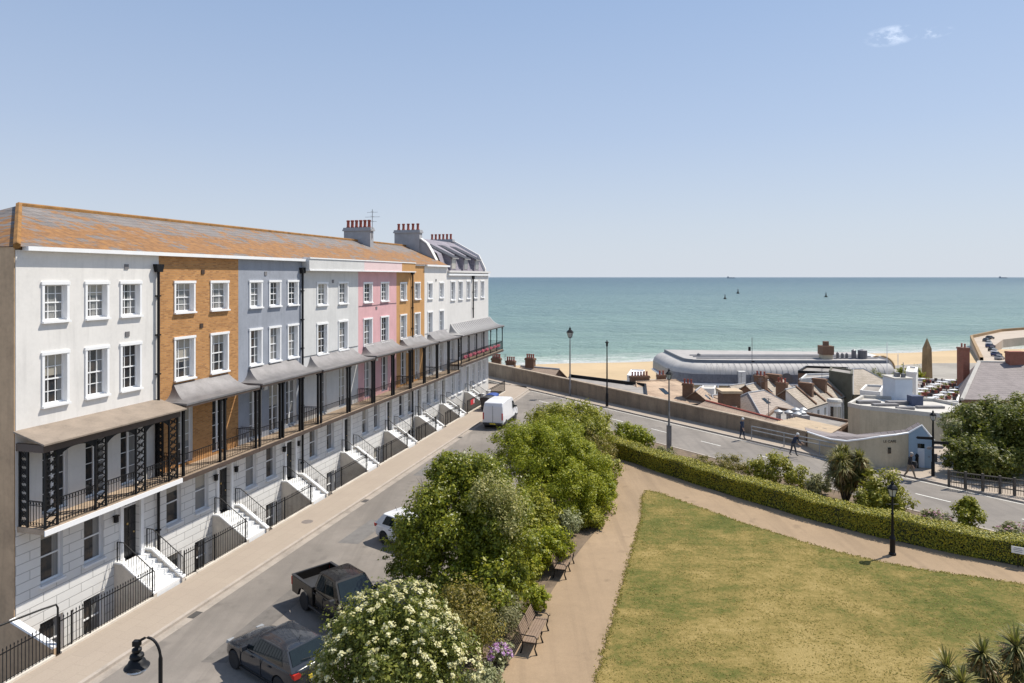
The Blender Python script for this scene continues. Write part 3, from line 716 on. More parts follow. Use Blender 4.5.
# wide paving on the right-hand bend
plz = [k2[5]] + k2[6:] + [(80, 30), (60, 40), (40, 52), (34, 56), (27, 58)] + [offset(kerbL, 1.91)[5]]
structure(MB().slab(plz, -.32, -.001).build('plaza', M['pave']))
ch = [tuple(fac(5, 4.41)[:2]), tuple(fac(40, 4.41)[:2]), tuple(fac(86, 4.41)[:2])]
chm = MB().poly(V2(fac(5, 4.41), -.096), V2(fac(86, 4.41), -.096), V2(fac(86, 4.78), -.096), V2(fac(5, 4.78), -.096)).build('gutter_channel', plain('concrete_channel', (.33, .285, .24), .9, .2, 1.2)); structure(chm)
gr_ = plain('drain_iron', (.07, .065, .06), .6, .2, 5)
for s_d in (29.5, 44.0, 61.0): structure(MB().poly(*[V2(fac(a_, b_), -.092) for a_, b_ in ((s_d, 4.43), (s_d + .55, 4.43), (s_d + .55, 4.76), (s_d, 4.76))]).build('drain_cover', gr_))
for s_d, n_d in ((34.5, 8.2), (47.0, 7.4)): structure(MB().lathe([(0, .002), (.32, .002), (.34, 0)], 18, tuple(fac(s_d, n_d, -.098))).build('manhole_cover', gr_))
structure(MB().poly(*[V2(fac(a_, b_), -.0962) for a_, b_ in ((27, 7.2), (33.0, 7.0), (33.2, 8.0), (27.2, 8.1))]).build('road_patch', plain('dark_patch', (.145, .13, .115), .9, .2, 3)))
# road markings
def marks(line, off, w, dash, gap, s0, s1):
    pts = [Vector(p) for p in offset(line, off)]; mb = MB(); L = 0; segs = []
    for a, b in zip(pts, pts[1:]):
        l = (b - a).length; segs.append((L, L + l, a, b)); L += l
    def P(s):
        for l0, l1, a, b in segs:
            if l0 <= s <= l1: return a.lerp(b, (s - l0) / (l1 - l0)), (b - a).normalized()
    s = s0
    while s < min(s1, L - .5):
        n = max(1, int(dash / 3))
        for k in range(n):
            q = P(s + dash * k / n); q2 = P(min(L - .01, s + dash * (k + 1) / n))
            if q and q2:
                t = Vector((-q[1].y, q[1].x)) * w / 2; t2 = Vector((-q2[1].y, q2[1].x)) * w / 2
                mb.poly(V2(q[0] - t, -.096), V2(q[0] + t, -.096), V2(q2[0] + t2, -.096), V2(q2[0] - t2, -.096))
        s += dash + gap
    return mb
structure(marks(kerbL, -.3, .09, 6, 0, 15, 130).build('road_edge_line', M['paint']))
structure(marks(kerbL, -3.3, .11, 2.0, 3.6, 14, 130).build('road_centre_line', M['paint']))
# small repairs and a chalky mark on the street
structure(MB().poly(*[(p.x, p.y, -.0965) for p in (fac(38, 6.3), fac(41.5, 6.4), fac(41.4, 7.5), fac(38.1, 7.4))]).build('road_patch', plain('asphalt_patch', (.16, .15, .14), .9, .15, 3)))
structure(MB().poly(*[(p.x, p.y, -.0965) for p in (fac(50, 5.2), fac(57.5, 5.1), fac(57.5, 5.9), fac(50.1, 6.0))]).build('road_patch', bpy.data.materials['asphalt_patch']))
structure(MB().lathe([(0, .0), (.3, .0), (.33, -.01)], 16, (fac(40, 3.3)[0], fac(40, 3.3)[1], .006)).build('pavement_cover', plain('iron_cover', (.2, .17, .15), .6, .2, 4)))
# garden
near = offset(kerbL, -7.1)
gd = [(-9.8, 5), (-8.0, 11.5), (-3.0, 29.8), (5.2, 59.6), (5.9, 61.6), (7.3, 61.8), near[4], near[5], near[6], near[7], near[8], (60, -8), (-13.5, -8)]
structure(MB().slab(gd, -.3, .0).build('garden_soil', M['soil']))
gk = gd[::-1][1:] + []
structure(strip([(-9.8, 5), (-8.0, 11.5), (-3.0, 29.8), (5.2, 59.6), (5.9, 61.6), (7.3, 61.8), near[4], near[5], near[6], near[7], near[8]], .15, -.3, .03, 'garden_kerb', M['kerb']))
def smooth_line(pts, it=2):
    for _ in range(it):
        q = [pts[0]]
        for a, b in zip(pts, pts[1:]): q += [(a[0] * .75 + b[0] * .25, a[1] * .75 + b[1] * .25), (a[0] * .25 + b[0] * .75, a[1] * .25 + b[1] * .75)]
        pts = q + [pts[-1]]
    return pts
HB = smooth_line([(6.6, 52.9), (7.7, 51.2), (11.1, 45.6), (14.7, 40.4), (18.4, 35.7), (23.8, 31.6), (30, 28.2), (40, 24)])
left = smooth_line([(-5.8, 5), (-.5, 22.7), (.9, 27), (3.0, 33), (5.0, 37.5), (6.2, 41.3), (7.0, 46), (6.9, 51), (6.4, 54)])
structure(MB().slab(left + [(6.6, 53.6)] + HB + [(40, -6), (-9, -6)], -.05, .012).build('garden_path', M['path']))
LW = smooth_line([(-2.6, 3.9), (2.76, 22.7), (7.0, 37.4)], 1) + smooth_line([(7.3, 38.5), (8.3, 43.4), (9.2, 42.6)], 2) + smooth_line([(12.5, 37.6), (16.8, 32.3), (22.6, 29.9), (30, 26.8), (40, 22.6)], 2)
rr_ = random.Random(3)
def ragged(pts, amp=.05, step=.2):
    out = []
    for a, b in zip(pts, pts[1:]):
        a = Vector(a); b = Vector(b); n = max(1, int((b - a).length / step))
        for k in range(n):
            q = a.lerp(b, k / n); out.append((q.x + rr_.uniform(-amp, amp), q.y + rr_.uniform(-amp, amp)))
    return out + [tuple(pts[-1])]
LWR = ragged(LW)
structure(MB().slab(LWR + [(40, -5), (-5, -5)], -.05, .035).build('lawn', M['lawn']))
# grass tufts as real blades, thicker toward the edge of the lawn
def inside(p, poly):
    c = False; j = len(poly) - 1
    for i in range(len(poly)):
        if (poly[i][1] > p[1]) != (poly[j][1] > p[1]) and p[0] < (poly[j][0] - poly[i][0]) * (p[1] - poly[i][1]) / (poly[j][1] - poly[i][1]) + poly[i][0]: c = not c
        j = i
    return c

def quads_mesh(name, c, u, v, mat, parent=None, loc=(0, 0, 0)):
    """c,u,v (N,3): one bent leaf quad per row"""
    N = len(c); V = np.empty((N, 4, 3), np.float32)
    V[:, 0] = c - u; V[:, 1] = c - v; V[:, 2] = c + u; V[:, 3] = c + v
    me = bpy.data.meshes.new(name); me.vertices.add(N * 4); me.vertices.foreach_set('co', V.ravel())
    me.loops.add(N * 4); me.loops.foreach_set('vertex_index', np.arange(N * 4, dtype=np.int32))
    me.polygons.add(N); me.polygons.foreach_set('loop_start', np.arange(0, N * 4, 4, dtype=np.int32)); me.polygons.foreach_set('loop_total', np.full(N, 4, np.int32))
    me.update(calc_edges=True); me.materials.append(mat)
    o = bpy.data.objects.new(name, me); COL.objects.link(o)
    if parent: o.parent = parent
    o.location = loc; return o
def unit(a): return a / np.maximum(np.linalg.norm(a, axis=1, keepdims=True), 1e-6)
def leaf_dirs(n, out, up=.6, rnd=.9):
    nr = unit(out + rng.normal(0, rnd, (n, 3)) * .7 + np.array([0, 0, up]))
    a = unit(np.cross(nr, rng.normal(0, 1, (n, 3)))); b = np.cross(nr, a); return nr, a, b
def crown_points(blobs, n, sub=26, subr=.34, fill=.12):
    P = []; O = []; tot = sum(b[1][0] * b[1][1] * b[1][2] for b in blobs) ** 1
    wts = np.array([(b[1][0] * b[1][1] * b[1][2]) ** .67 for b in blobs]); wts = wts / wts.sum()
    for (c, r), w in zip(blobs, wts):
        c = np.array(c, float); r = np.array(r, float); k = int(n * w)
        d = unit(rng.normal(0, 1, (sub, 3)) + np.array([0, 0, .25])); sc_ = c + d * r * rng.uniform(.62, 1.02, (sub, 1)); rr = r.mean() * subr * rng.uniform(.6, 1.35, sub)
        ids = rng.integers(0, sub, k); q = unit(rng.normal(0, 1, (k, 3)))
        p = sc_[ids] + q * rr[ids, None] * (rng.uniform(0, 1, (k, 1)) ** .45)
        ki = int(k * fill); q2 = unit(rng.normal(0, 1, (ki, 3))); p2 = c + q2 * r * (rng.uniform(.2, .8, (ki, 1)))
        P += [p, p2]; O += [q * .8 + (p - c) / r * .5, q2]
        ns = 26; ds = unit(rng.normal(0, 1, (ns, 3)) + np.array([0, 0, .5])); kk = max(30, int(k * .09)); si = rng.integers(0, ns, kk); tt = rng.uniform(.85, 1.0, (kk, 1)) + rng.uniform(0, 1, (kk, 1)) ** 1.5 * rng.uniform(.08, .28, ns)[si][:, None]
        p3 = c + ds[si] * r * tt + rng.normal(0, .05, (kk, 3)) * r.mean() * .6; P.append(p3); O.append(ds[si])
    return np.concatenate(P), np.concatenate(O)
def crown(parent, blobs, n, size, mat, aspect=.55, sub=26, subr=.34, fill=.28, name='crown', floor=.05, up=.6):
    P, O = crown_points(blobs, n, sub, subr, fill); keep = P[:, 2] > floor; P = P[keep]; O = O[keep]; n = len(P)
    nr, a, b = leaf_dirs(n, O, up); s = size * rng.uniform(.5, 1.0, (n, 1)) * np.where(rng.uniform(0, 1, (n, 1)) < .18, 1.75, 1.0)
    return quads_mesh(name, P, a * s, b * s * aspect, mat, parent)
def trunk(parent, r=.12, h=2.0, limbs=(), mat=None, name='trunk', n=7):
    mb = MB(); mb.tube([(0, 0, -.1), (.03, .02, h * .35), (-.02, .05, h * .7), (.04, .0, h)], [r * 1.3, r, r * .8, r * .55], n)
    for q in limbs:
        st = Vector((0, 0, h * random.uniform(.35, .8))); e = Vector(q); mid = st.lerp(e, .5) + Vector((random.uniform(-.2, .2), random.uniform(-.2, .2), .2))
        mb.tube([st, mid, e], [r * .6, r * .42, r * .15], 5)
    return mb.build(name, mat or M['bark'], parent, smooth=True)
L_ = {}
L_['blade'] = leafmat('grass_blade', [(.22, .20, .05), (.32, .26, .08), (.42, .32, .11), (.52, .40, .16)], trans=.5, rough=.8)
L_['elder'] = leafmat('elder_leaf', [(.065, .085, .014), (.14, .165, .025), (.27, .27, .05)], trans=.35)
L_['dark'] = leafmat('dark_glossy_leaf', [(0.097, 0.121, 0.012), (0.191, 0.219, 0.017), (0.350, 0.330, 0.029)], rough=.38)
L_['pale'] = leafmat('pale_flowering_leaf', [(0.146, 0.164, 0.041), (0.326, 0.313, 0.093), (0.586, 0.507, 0.207)])
L_['bright'] = leafmat('bright_green_leaf', [(0.144, 0.176, 0.009), (0.257, 0.292, 0.012), (0.450, 0.431, 0.020)])
L_['mid'] = leafmat('mid_green_leaf', [(0.130, 0.148, 0.012), (0.260, 0.268, 0.019), (0.441, 0.398, 0.037)])
L_['olive'] = leafmat('olive_brown_leaf', [(0.108, 0.094, 0.021), (0.213, 0.176, 0.034), (0.363, 0.274, 0.063)])
L_['silver'] = leafmat('silver_grey_leaf', [(0.202, 0.213, 0.103), (0.326, 0.341, 0.172), (0.496, 0.497, 0.276)])
L_['grey'] = leafmat('grey_sage_leaf', [(0.153, 0.156, 0.073), (0.273, 0.265, 0.124), (0.409, 0.360, 0.176)])
L_['hedge'] = leafmat('hedge_leaf', [(0.137, 0.155, 0.013), (0.260, 0.246, 0.018), (0.497, 0.407, 0.032)], trans=.16)
L_['privet'] = leafmat('yellow_green_leaf', [(0.160, 0.172, 0.019), (0.304, 0.282, 0.029), (0.463, 0.406, 0.051)])
L_['far'] = leafmat('sycamore_leaf', [(0.054, 0.071, 0.012), (0.120, 0.136, 0.020), (0.240, 0.224, 0.040)])
L_['cord'] = leafmat('strap_leaf', [(.10, .105, .035), (.20, .19, .055), (.34, .28, .09)], rough=.5, trans=.25)
L_['dead'] = leafmat('dry_leaf', [(.18, .11, .04), (.30, .18, .06), (.40, .27, .10)], trans=.2)
L_['cream'] = leafmat('cream_blossom', [(.50, .45, .17), (.63, .58, .30), (.71, .68, .43)], trans=.2)
L_['purple'] = leafmat('lilac_blossom', [(.40, .14, .42), (.52, .28, .55), (.68, .55, .68)], trans=.2)
L_['magenta'] = leafmat('pink_blossom', [(.35, .12, .2), (.45, .22, .28), (.5, .3, .33)], trans=.2)
def shrub(name, label, cat, pos, blobs, n, size, mat, group=None, tr=(.07, .8), **kw):
    t = thing(name, label, cat, (pos[0], pos[1], 0), 0, group)
    trunk(t, tr[0], tr[1], [tuple(np.array(b[0]) * np.array((.8, .8, .9))) for b in blobs[:6]], name='trunk')
    crown(t, blobs, n, size, mat, **kw); return t
def flower_heads(parent, blobs, n, r, mat, name='blossom'):
    C = []; A = []; B = []; got = 0
    wts = np.array([b[1][0] * b[1][1] for b in blobs]); wts = wts / wts.sum()
    while got < n:
        c, rad = blobs[rng.choice(len(blobs), p=wts)]; c = np.array(c); rad = np.array(rad)
        d = unit((rng.normal(0, 1, 3) + np.array([0, 0, .35]))[None])[0]; p = c + d * rad * rng.uniform(.96, 1.08)
        if math.sin(p[0] * 3.1 + 1) * math.sin(p[1] * 2.7) * math.sin(p[2] * 3.3 + .5) < rng.uniform(-.9, .1) or d[2] < -.45 or p[2] < .1 or any((((p - np.array(b[0])) / np.array(b[1])) ** 2).sum() < .8 for b in blobs): continue
        got += 1
        nrm = unit((d + np.array([0, 0, .7]) + rng.normal(0, .25, 3))[None])[0]; x = unit(np.cross(nrm, rng.normal(0, 1, 3))[None])[0]; y = np.cross(nrm, x)
        k = 20; R_ = r * rng.uniform(.6, 1.15)
        rr = R_ * np.sqrt(rng.uniform(0, 1, k)); th = rng.uniform(0, 6.28, k)
        q = p + x * (rr * np.cos(th))[:, None] + y * (rr * np.sin(th))[:, None] + nrm * (.05 * (1 - (rr / R_) ** 2))[:, None] + rng.normal(0, .014, (k, 3))
        n2, a, b = leaf_dirs(k, np.tile(nrm, (k, 1)), .2, .4); s = r * .40; C.append(q); A.append(a * s); B.append(b * s)
    return quads_mesh(name, np.concatenate(C), np.concatenate(A), np.concatenate(B), mat, parent)
# --- the street-side bed
eb = [((0, 0, 2.7), (2.0, 1.7, 1.9)), ((-.9, .3, 2.0), (1.4, 1.3, 1.5)), ((1.1, .2, 2.1), (1.35, 1.3, 1.5)), ((.1, -.5, 1.5), (2.0, 1.2, 1.3)), ((.3, .5, 3.7), (1.1, 1.0, .9))]
t = shrub('elder_shrub', 'large rounded elder shrub covered in cream flower heads beside the parked cars', 'shrub', (-3.35, 19.3), eb, 46000, .053, L_['elder'], sub=54, subr=.27)
flower_heads(t, eb, 470, .078, L_['cream'])
shrub('olive_shrub', 'olive brown leafy shrub just behind the flowering elder', 'shrub', (-1.65, 23.7), [((0, 0, 1.5), (1.2, 1.4, 1.2)), ((.1, .9, 1.2), (.9, 1.0, 1.0))], 11000, .055, L_['olive'])
tA = [((-.6, 0, 2.8), (2.3, 2.2, 2.1)), ((1.0, .8, 3.4), (1.9, 1.9, 1.9)), ((-.2, 1.2, 4.3), (1.7, 1.6, 1.3)), ((-2.0, -.2, 2.0), (1.4, 1.5, 1.5)), ((1.5, -1.0, 2.1), (1.7, 1.4, 1.6)), ((-.8, .4, 5.1), (.9, .8, .7))]
t = thing('broadleaf_tree', 'broad dark green tree behind the pickup truck with pale blossom patch', 'tree', (-2.0, 29.4, 0)); trunk(t, .22, 2.4, [tuple(np.array(b[0]) * .85) for b in tA])
crown(t, tA, 80000, .064, L_['dark'], sub=34, subr=.3)
pb = [((1.2, -1.0, 4.3), (1.1, 1.0, .9)), ((1.9, -1.2, 3.4), (1.0, .9, .9))]
crown(t, pb, 7000, .05, L_['pale'], name='blossom', subr=.4)
tB = [((0, 0, 2.9), (2.6, 2.5, 1.9)), ((1.5, .5, 2.3), (2.0, 2.2, 1.9)), ((-1.6, .8, 2.9), (1.9, 2.0, 1.8)), ((.3, 1.8, 3.5), (2.2, 2.0, 1.4)), ((.6, -2.2, 1.8), (2.0, 1.6, 1.6)), ((2.3, -.6, 1.3), (1.2, 1.6, 1.2))]
t = thing('feathery_tree', 'spreading bright green feathery tree in the middle of the bed', 'tree', (2.0, 39.6, 0)); trunk(t, .2, 2.2, [tuple(np.array(b[0]) * .85) for b in tB])
crown(t, tB, 92000, .062, L_['bright'], aspect=.45, sub=44, subr=.26)
tC = [((0, 0, 2.4), (2.6, 2.6, 1.6)), ((1.5, 1.6, 2.3), (2.0, 2.2, 1.5)), ((-1.2, 1.0, 2.2), (1.8, 2.0, 1.5)), ((1.7, -1.2, 1.9), (1.6, 1.6, 1.5))]
t = thing('rounded_tree', 'rounded yellow-green tree at the far tip of the garden bed', 'tree', (3.9, 50.5, 0)); trunk(t, .16, 1.8, [tuple(np.array(b[0]) * .85) for b in tC])
crown(t, tC, 38000, .078, L_['mid'], sub=34, subr=.3)
shrub('feathery_shrub', 'wispy brown-green shrub at the right edge of the bed', 'shrub', (6.0, 47.2), [((0, 0, 1.3), (1.1, 1.7, 1.1)), ((-.6, 1.5, 1.6), (1.0, 1.4, 1.2))], 5500, .09, L_['olive'], aspect=.25)
shrub('edge_shrub', 'dense green shrub spilling onto the path below the feathery tree', 'shrub', (5.0, 39.8), [((0, 0, .9), (1.1, 1.5, .95)), ((.2, 1.6, 1.0), (1.0, 1.3, 1.0))], 8500, .08, L_['bright'], tr=(.04, .5))
shrub('edge_shrub', 'mixed green shrub at the path edge between feathery tree and wispy shrub', 'shrub', (6.0, 44.0), [((0, 0, .9), (1.0, 1.4, 1.0)), ((-.6, .9, 1.3), (1.1, 1.2, 1.1))], 7000, .085, L_['mid'], tr=(.04, .5))
shrub('ground_shrub', 'low dark ground-hugging shrub between the silver mound and the path', 'shrub', (4.3, 37.0), [((0, 0, .5), (.9, 1.0, .55))], 4200, .07, L_['mid'], tr=(.03, .3))
shrub('filler_shrub', 'dark leafy undergrowth shrub between the broad dark tree and the olive shrub', 'shrub', (-.9, 27.0), [((0, 0, 1.2), (1.4, 1.5, 1.2)), ((-1.5, .6, 1.0), (1.2, 1.2, 1.0)), ((.5, 1.8, 1.1), (1.0, 1.0, 1.0))], 9000, .08, L_['dark'])
shrub('filler_shrub', 'bright undergrowth shrub filling between the broad dark tree and feathery tree', 'shrub', (1.0, 34.4), [((0, 0, 1.4), (1.5, 1.6, 1.3)), ((-1.6, .6, 1.3), (1.5, 1.5, 1.3))], 9000, .08, L_['mid'])
shrub('silver_shrub', 'small silvery grey-green mound shrub at the path edge', 'shrub', (2.95, 35.6), [((0, 0, .7), (.75, .85, .7))], 3600, .055, L_['silver'], tr=(.04, .4))
shrub('low_shrub', 'low bright green mound close behind the farther bench', 'shrub', (1.7, 32.0), [((0, 0, .9), (1.1, 1.1, .9)), ((-.9, -.9, 1.0), (1.1, 1.1, .9))], 6500, .07, L_['bright'], tr=(.04, .4))
shrub('box_ball', 'clipped dark green ball shrub touching the near bench', 'shrub', (.95, 27.7), [((0, 0, .5), (.55, .65, .5))], 4200, .04, L_['bright'], tr=(.04, .3), sub=40, subr=.25)
shrub('rose_shrub', 'sparse mixed shrub between the two benches', 'shrub', (.3, 29.6), [((0, 0, .6), (.8, .9, .6)), ((.5, .6, .5), (.5, .6, .5))], 3400, .06, L_['mid'], tr=(.04, .4))
shrub('lavender', 'grey-blue lavender clump behind the near bench', 'plant', (-.25, 26.1), [((0, 0, .6), (.75, 1.2, .6))], 5600, .05, L_['grey'], aspect=.3, tr=(.03, .2))
t = shrub('flowering_clump', 'low clump of lilac and white flowers left of the near bench', 'flowers', (-.42, 23.9), [((0, 0, .35), (.38, .65, .28))], 1300, .05, L_['silver'], tr=(.03, .15))
flower_heads(t, [((0, -.1, .3), (.38, .6, .28))], 85, .065, L_['purple'])
shrub('grey_clump', 'grey-green ground clump below the lilac flowers', 'plant', (-1.0, 22.4), [((0, 0, .35), (.6, .7, .35))], 2600, .05, L_['silver'], tr=(.03, .15))
mb = MB()
for k in range(7):
    a = random.uniform(0, 6.28); b = Vector((random.uniform(-.2, .2), random.uniform(-.2, .2), 0)); q = b + Vector((.6 * math.cos(a), .5 * math.sin(a), random.uniform(2.6, 3.7)))
    m_ = b.lerp(q, .55) + Vector((.15, .05, 0)); mb.tube([b, m_, q], [.035, .022, .006], 5)
    for j in range(4):
        s = m_.lerp(q, j / 4); mb.tube([s, s + Vector((random.uniform(-.4, .4), random.uniform(-.4, .4), .45))], [.012, .003], 4)
tag(mb.build('bare_shrub', M['bark'], None, (-4.1, 33.6, 0)), 'bare leafless twiggy shrub beside the white hatchback', 'shrub')

# loose tufts standing up out of the mown lawn
N = 60000; Yq = 20 + 24 * rng.uniform(0, 1, N) ** 1.1; Xq = rng.uniform(0, 26, N)
cl = np.sin(Xq * 1.7 + np.sin(Yq * .9) * 2) * np.sin(Yq * 1.3 + np.sin(Xq * .7) * 2)
k_ = cl > rng.uniform(-1.2, .6, N); Xq = Xq[k_]; Yq = Yq[k_]
poly = LW + [(40, -5), (-5, -5)]
k_ = np.array([inside((x, y), poly) for x, y in zip(Xq, Yq)]); Xq = Xq[k_]; Yq = Yq[k_]; n = len(Xq)
th = rng.uniform(0, 6.28, n); u_ = np.column_stack([np.cos(th), np.sin(th), np.zeros(n)]) * .035 * rng.uniform(.5, 1.6, (n, 1)); v_ = np.column_stack([-np.sin(th) * .014, np.cos(th) * .014, .010 * rng.uniform(.3, 1.5, n)])
tf = quads_mesh('grass_tufts', np.column_stack([Xq, Yq, np.full(n, .048)]), u_, v_, L_['blade']); tf['kind'] = 'stuff'; tf['label'] = 'short dry grass tufts across the lawn'; tf['category'] = 'grass'
E_ = LWR; N = 7000; ii = rng.integers(0, len(E_) - 1, N); pts_ = np.array([E_[i] for i in ii]) + rng.normal(0, .07, (N, 2)); k_ = (pts_[:, 1] > 18) & (pts_[:, 1] < 46); pts_ = pts_[k_]; n = len(pts_)
th = rng.uniform(0, 6.28, n); u_ = np.column_stack([np.cos(th), np.sin(th), np.zeros(n)]) * .03; v_ = np.column_stack([-np.sin(th) * .015, np.cos(th) * .015, .022 * rng.uniform(.5, 1.5, n)])
tf = quads_mesh('edge_grass', np.column_stack([pts_, np.full(n, .045)]), u_, v_, L_['blade']); tf['kind'] = 'stuff'; tf['label'] = 'longer ragged grass along the lawn edge'; tf['category'] = 'grass'
# --- hedge: a clipped body of leaves
def hedge():
    line = [Vector(p) for p in HB]; off = [Vector(p) for p in offset(HB, 1.35)]
    C = []; O = []
    L = [0.0]
    for a, b in zip(line, line[1:]): L.append(L[-1] + (b - a).length)
    n = 90000
    s = rng.uniform(0, L[-1], n)
    i = np.clip(np.searchsorted(L, s) - 1, 0, len(line) - 2); L = np.array(L)
    f = (s - L[i]) / (L[i + 1] - L[i])
    A = np.array([tuple(p) for p in line]); B = np.array([tuple(p) for p in off])
    pa = A[i] * (1 - f)[:, None] + A[i + 1] * f[:, None]; pb = B[i] * (1 - f)[:, None] + B[i + 1] * f[:, None]
    H = 1.12 + .05 * np.sin(s * .9) + .04 * np.sin(s * 2.3 + 1)
    kind = rng.uniform(0, 1, n); t = np.where(kind < .36, rng.uniform(0, .08, n), np.where(kind < .80, rng.uniform(0, 1, n), rng.uniform(.92, 1, n)))
    z = np.where((kind < .36) | (kind > .80), rng.uniform(0.02, 1, n), rng.uniform(.94, 1.02, n)) * H
    t = t + .05 * np.sin(s * 1.7) * (1 - t) + rng.normal(0, .02, n)
    P = np.column_stack([pa + (pb - pa) * t[:, None], z + rng.normal(0, .025, n)])
    ac = pa - pb; ac = np.column_stack([unit(ac), np.zeros(n)])
    O = np.where((kind < .36)[:, None], ac, np.where((kind > .80)[:, None], -ac, np.array([[0, 0, 1.]]))) 
    nr, a, b = leaf_dirs(n, O * 1.3, .3, .8); sz = .043 * rng.uniform(.6, 1.3, (n, 1))
    h = thing('hedge', 'long clipped green hedge with sunlit yellow top curving along the garden path', 'hedge', (line[0].x, line[0].y, 0))
    P[:, :2] -= np.array(tuple(line[0]))
    quads_mesh('foliage', P, a * sz, b * sz * .6, L_['hedge'], h)
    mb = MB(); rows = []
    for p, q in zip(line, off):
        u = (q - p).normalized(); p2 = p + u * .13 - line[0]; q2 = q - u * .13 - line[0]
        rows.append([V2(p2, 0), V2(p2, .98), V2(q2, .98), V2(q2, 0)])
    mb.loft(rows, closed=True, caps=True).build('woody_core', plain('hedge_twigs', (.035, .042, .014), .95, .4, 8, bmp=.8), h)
hedge()
s_ = thing('garden_sign', 'small white notice fixed to the front of the hedge', 'sign', at(1018, 567.5, 0), -.62)
MB().box(-.25, .25, -.05, -.025, .66, .97).build('board', M['trim'], s_)
t = MB()
for z, w in ((.89, .14), (.82, .18), (.74, .16)): t.box(-w, w, -.054, -.051, z, z + .025)
t.build('lettering', M['bluegrey_door'], s_); MB().box(-.02, .02, -.023, .01, -.1, .95).build('post', M['black'], s_)

# --- strip between hedge and road
def rosette(mb_list, c, r, n, droop=.5, w=.035, up=.25):
    for k in range(n):
        th = random.uniform(0, 6.28); el = random.uniform(-.35, 1.35) ; l = r * random.uniform(.75, 1.1)
        d = Vector((math.cos(th) * math.cos(el), math.sin(th) * math.cos(el), math.sin(el))); side = Vector((-math.sin(th), math.cos(th), 0))
        pts = []
        for j in range(4):
            t = j / 3; p = Vector(c) + d * l * t - Vector((0, 0, droop * l * t * t * math.cos(el)))
            pts.append((p, w * (1, 1.05, .7, .05)[j]))
        mb_list.loft([[p - side * q, p + side * q] for p, q in pts])
def cordyline(label, pos, heads, r, n, w, group=None, dead=True, base=.12):
    t = thing('cordyline', label, 'palm', (pos[0], pos[1], 0), 0, group)
    tr = MB()
    for h in heads:
        e = Vector(h); tr.tube([(e.x * .1, e.y * .1, -.05), (e.x * .45, e.y * .45, e.z * .5), tuple(e)], [base, base * .8, base * .6], 6)
    tr.build('trunk', M['bark'], t, smooth=True)
    mb = MB(); dd = MB()
    for h in heads:
        rosette(mb, h, r * random.uniform(.85, 1.1), n, w=w)
        if dead:
            for k in range(n):
                th = random.uniform(0, 6.28); l = r * random.uniform(.5, 1.0); d = Vector((math.cos(th) * .75, math.sin(th) * .75, random.uniform(-.9, .35))); side = Vector((-math.sin(th), math.cos(th), 0)); c = Vector(h) - Vector((0, 0, .12))
                dd.loft([[c - side * w, c + side * w], [c + d * l * .5 + Vector((d.x * .2, d.y * .2, 0)) - side * w, c + d * l * .5 + Vector((d.x * .2, d.y * .2, 0)) + side * w], [c + d * l - side * .005, c + d * l + side * .005]])
    mb.build('leaf_rosette', L_['cord'], t)
    if dead: dd.build('dead_leaves', L_['dead'], t)
    return t
def heads(n, c, r, seed):
    q = random.Random(seed); o = []
    while len(o) < n:
        v = Vector((q.uniform(-1, 1), q.uniform(-1, 1), q.uniform(-1, 1)))
        if .45 < v.length < 1: o.append((c[0] + v.x * r[0], c[1] + v.y * r[1], c[2] + v.z * r[2]))
    return o
cordyline('many-stemmed cabbage palm with dense rounded crown behind the hedge beside the road', (19.9, 40.8), heads(26, (0, 0, 2.15), (1.35, 1.1, .95), 3), .75, 120, .032, base=.05)
cordyline('clump of spiky dry-tipped cabbage palms on the lawn at the bottom right corner', (11.75, 16.4), heads(17, (-.1, -.2, 3.75), (1.5, .8, .85), 9) + [(-1.3, 0, 4.1), (-.45, 0, 4.45), (.35, 0, 4.6), (.95, .1, 4.75), (-.95, -.3, 3.7)], .62, 110, .022, base=.05)
cordyline('spiky fan-leaved palm at the left end of the hedge', (7.1, 54.6), [(0, 0, 1.5), (.6, .3, 1.9), (-.4, .5, 1.2)], 1.1, 60, .04, dead=False)
shrub('dark_bush', 'dark green rounded bush behind the left end of the hedge', 'shrub', (9.2, 54.0), [((0, 0, .95), (1.3, 1.2, .95)), ((1.1, -.5, .8), (.9, .9, .75))], 5500, .08, L_['bright'])
shrub('sage_bush', 'low grey-green bush between the hedge and the dark lamp post', 'shrub', (11.0, 50.4), [((0, 0, .4), (1.0, .8, .45))], 2600, .07, L_['grey'])
shrub('twiggy_bush', 'brownish twiggy bush behind the middle of the hedge', 'shrub', (14.6, 46.0), [((0, 0, .7), (1.2, 1.0, .7)), ((-1.4, 1.3, .55), (.9, .8, .5))], 5000, .075, L_['olive'], aspect=.35)
shrub('yellow_bush', 'yellow-green bush rising over the hedge opposite the guard rail', 'shrub', (17.0, 44.4), [((0, 0, 1.0), (1.2, 1.0, .95)), ((1.2, -.7, .7), (.9, .8, .75)), ((-.9, .3, .8), (.8, .8, .7))], 6500, .075, L_['privet'])
shrub('grey_bush', 'pale grey bush left of the cabbage palm', 'shrub', (19.0, 42.3), [((0, 0, .65), (.8, .8, .65))], 2800, .065, L_['grey'])
shrub('leafy_shrub', 'large green shrub between the cabbage palm and the black lamp post', 'shrub', (21.0, 38.9), [((0, 0, 1.3), (1.2, 1.1, 1.2)), ((-.6, -.3, .9), (1.0, 1.0, .9)), ((.8, -.3, .8), (.9, .8, .8))], 8000, .08, L_['privet'])
t = shrub('pink_bush', 'low pink-tinged bush just right of the black lamp post', 'shrub', (22.6, 36.5), [((0, 0, .5), (.9, .7, .5))], 2200, .06, L_['grey']); flower_heads(t, [((0, 0, .5), (.9, .7, .5))], 30, .06, L_['magenta'])
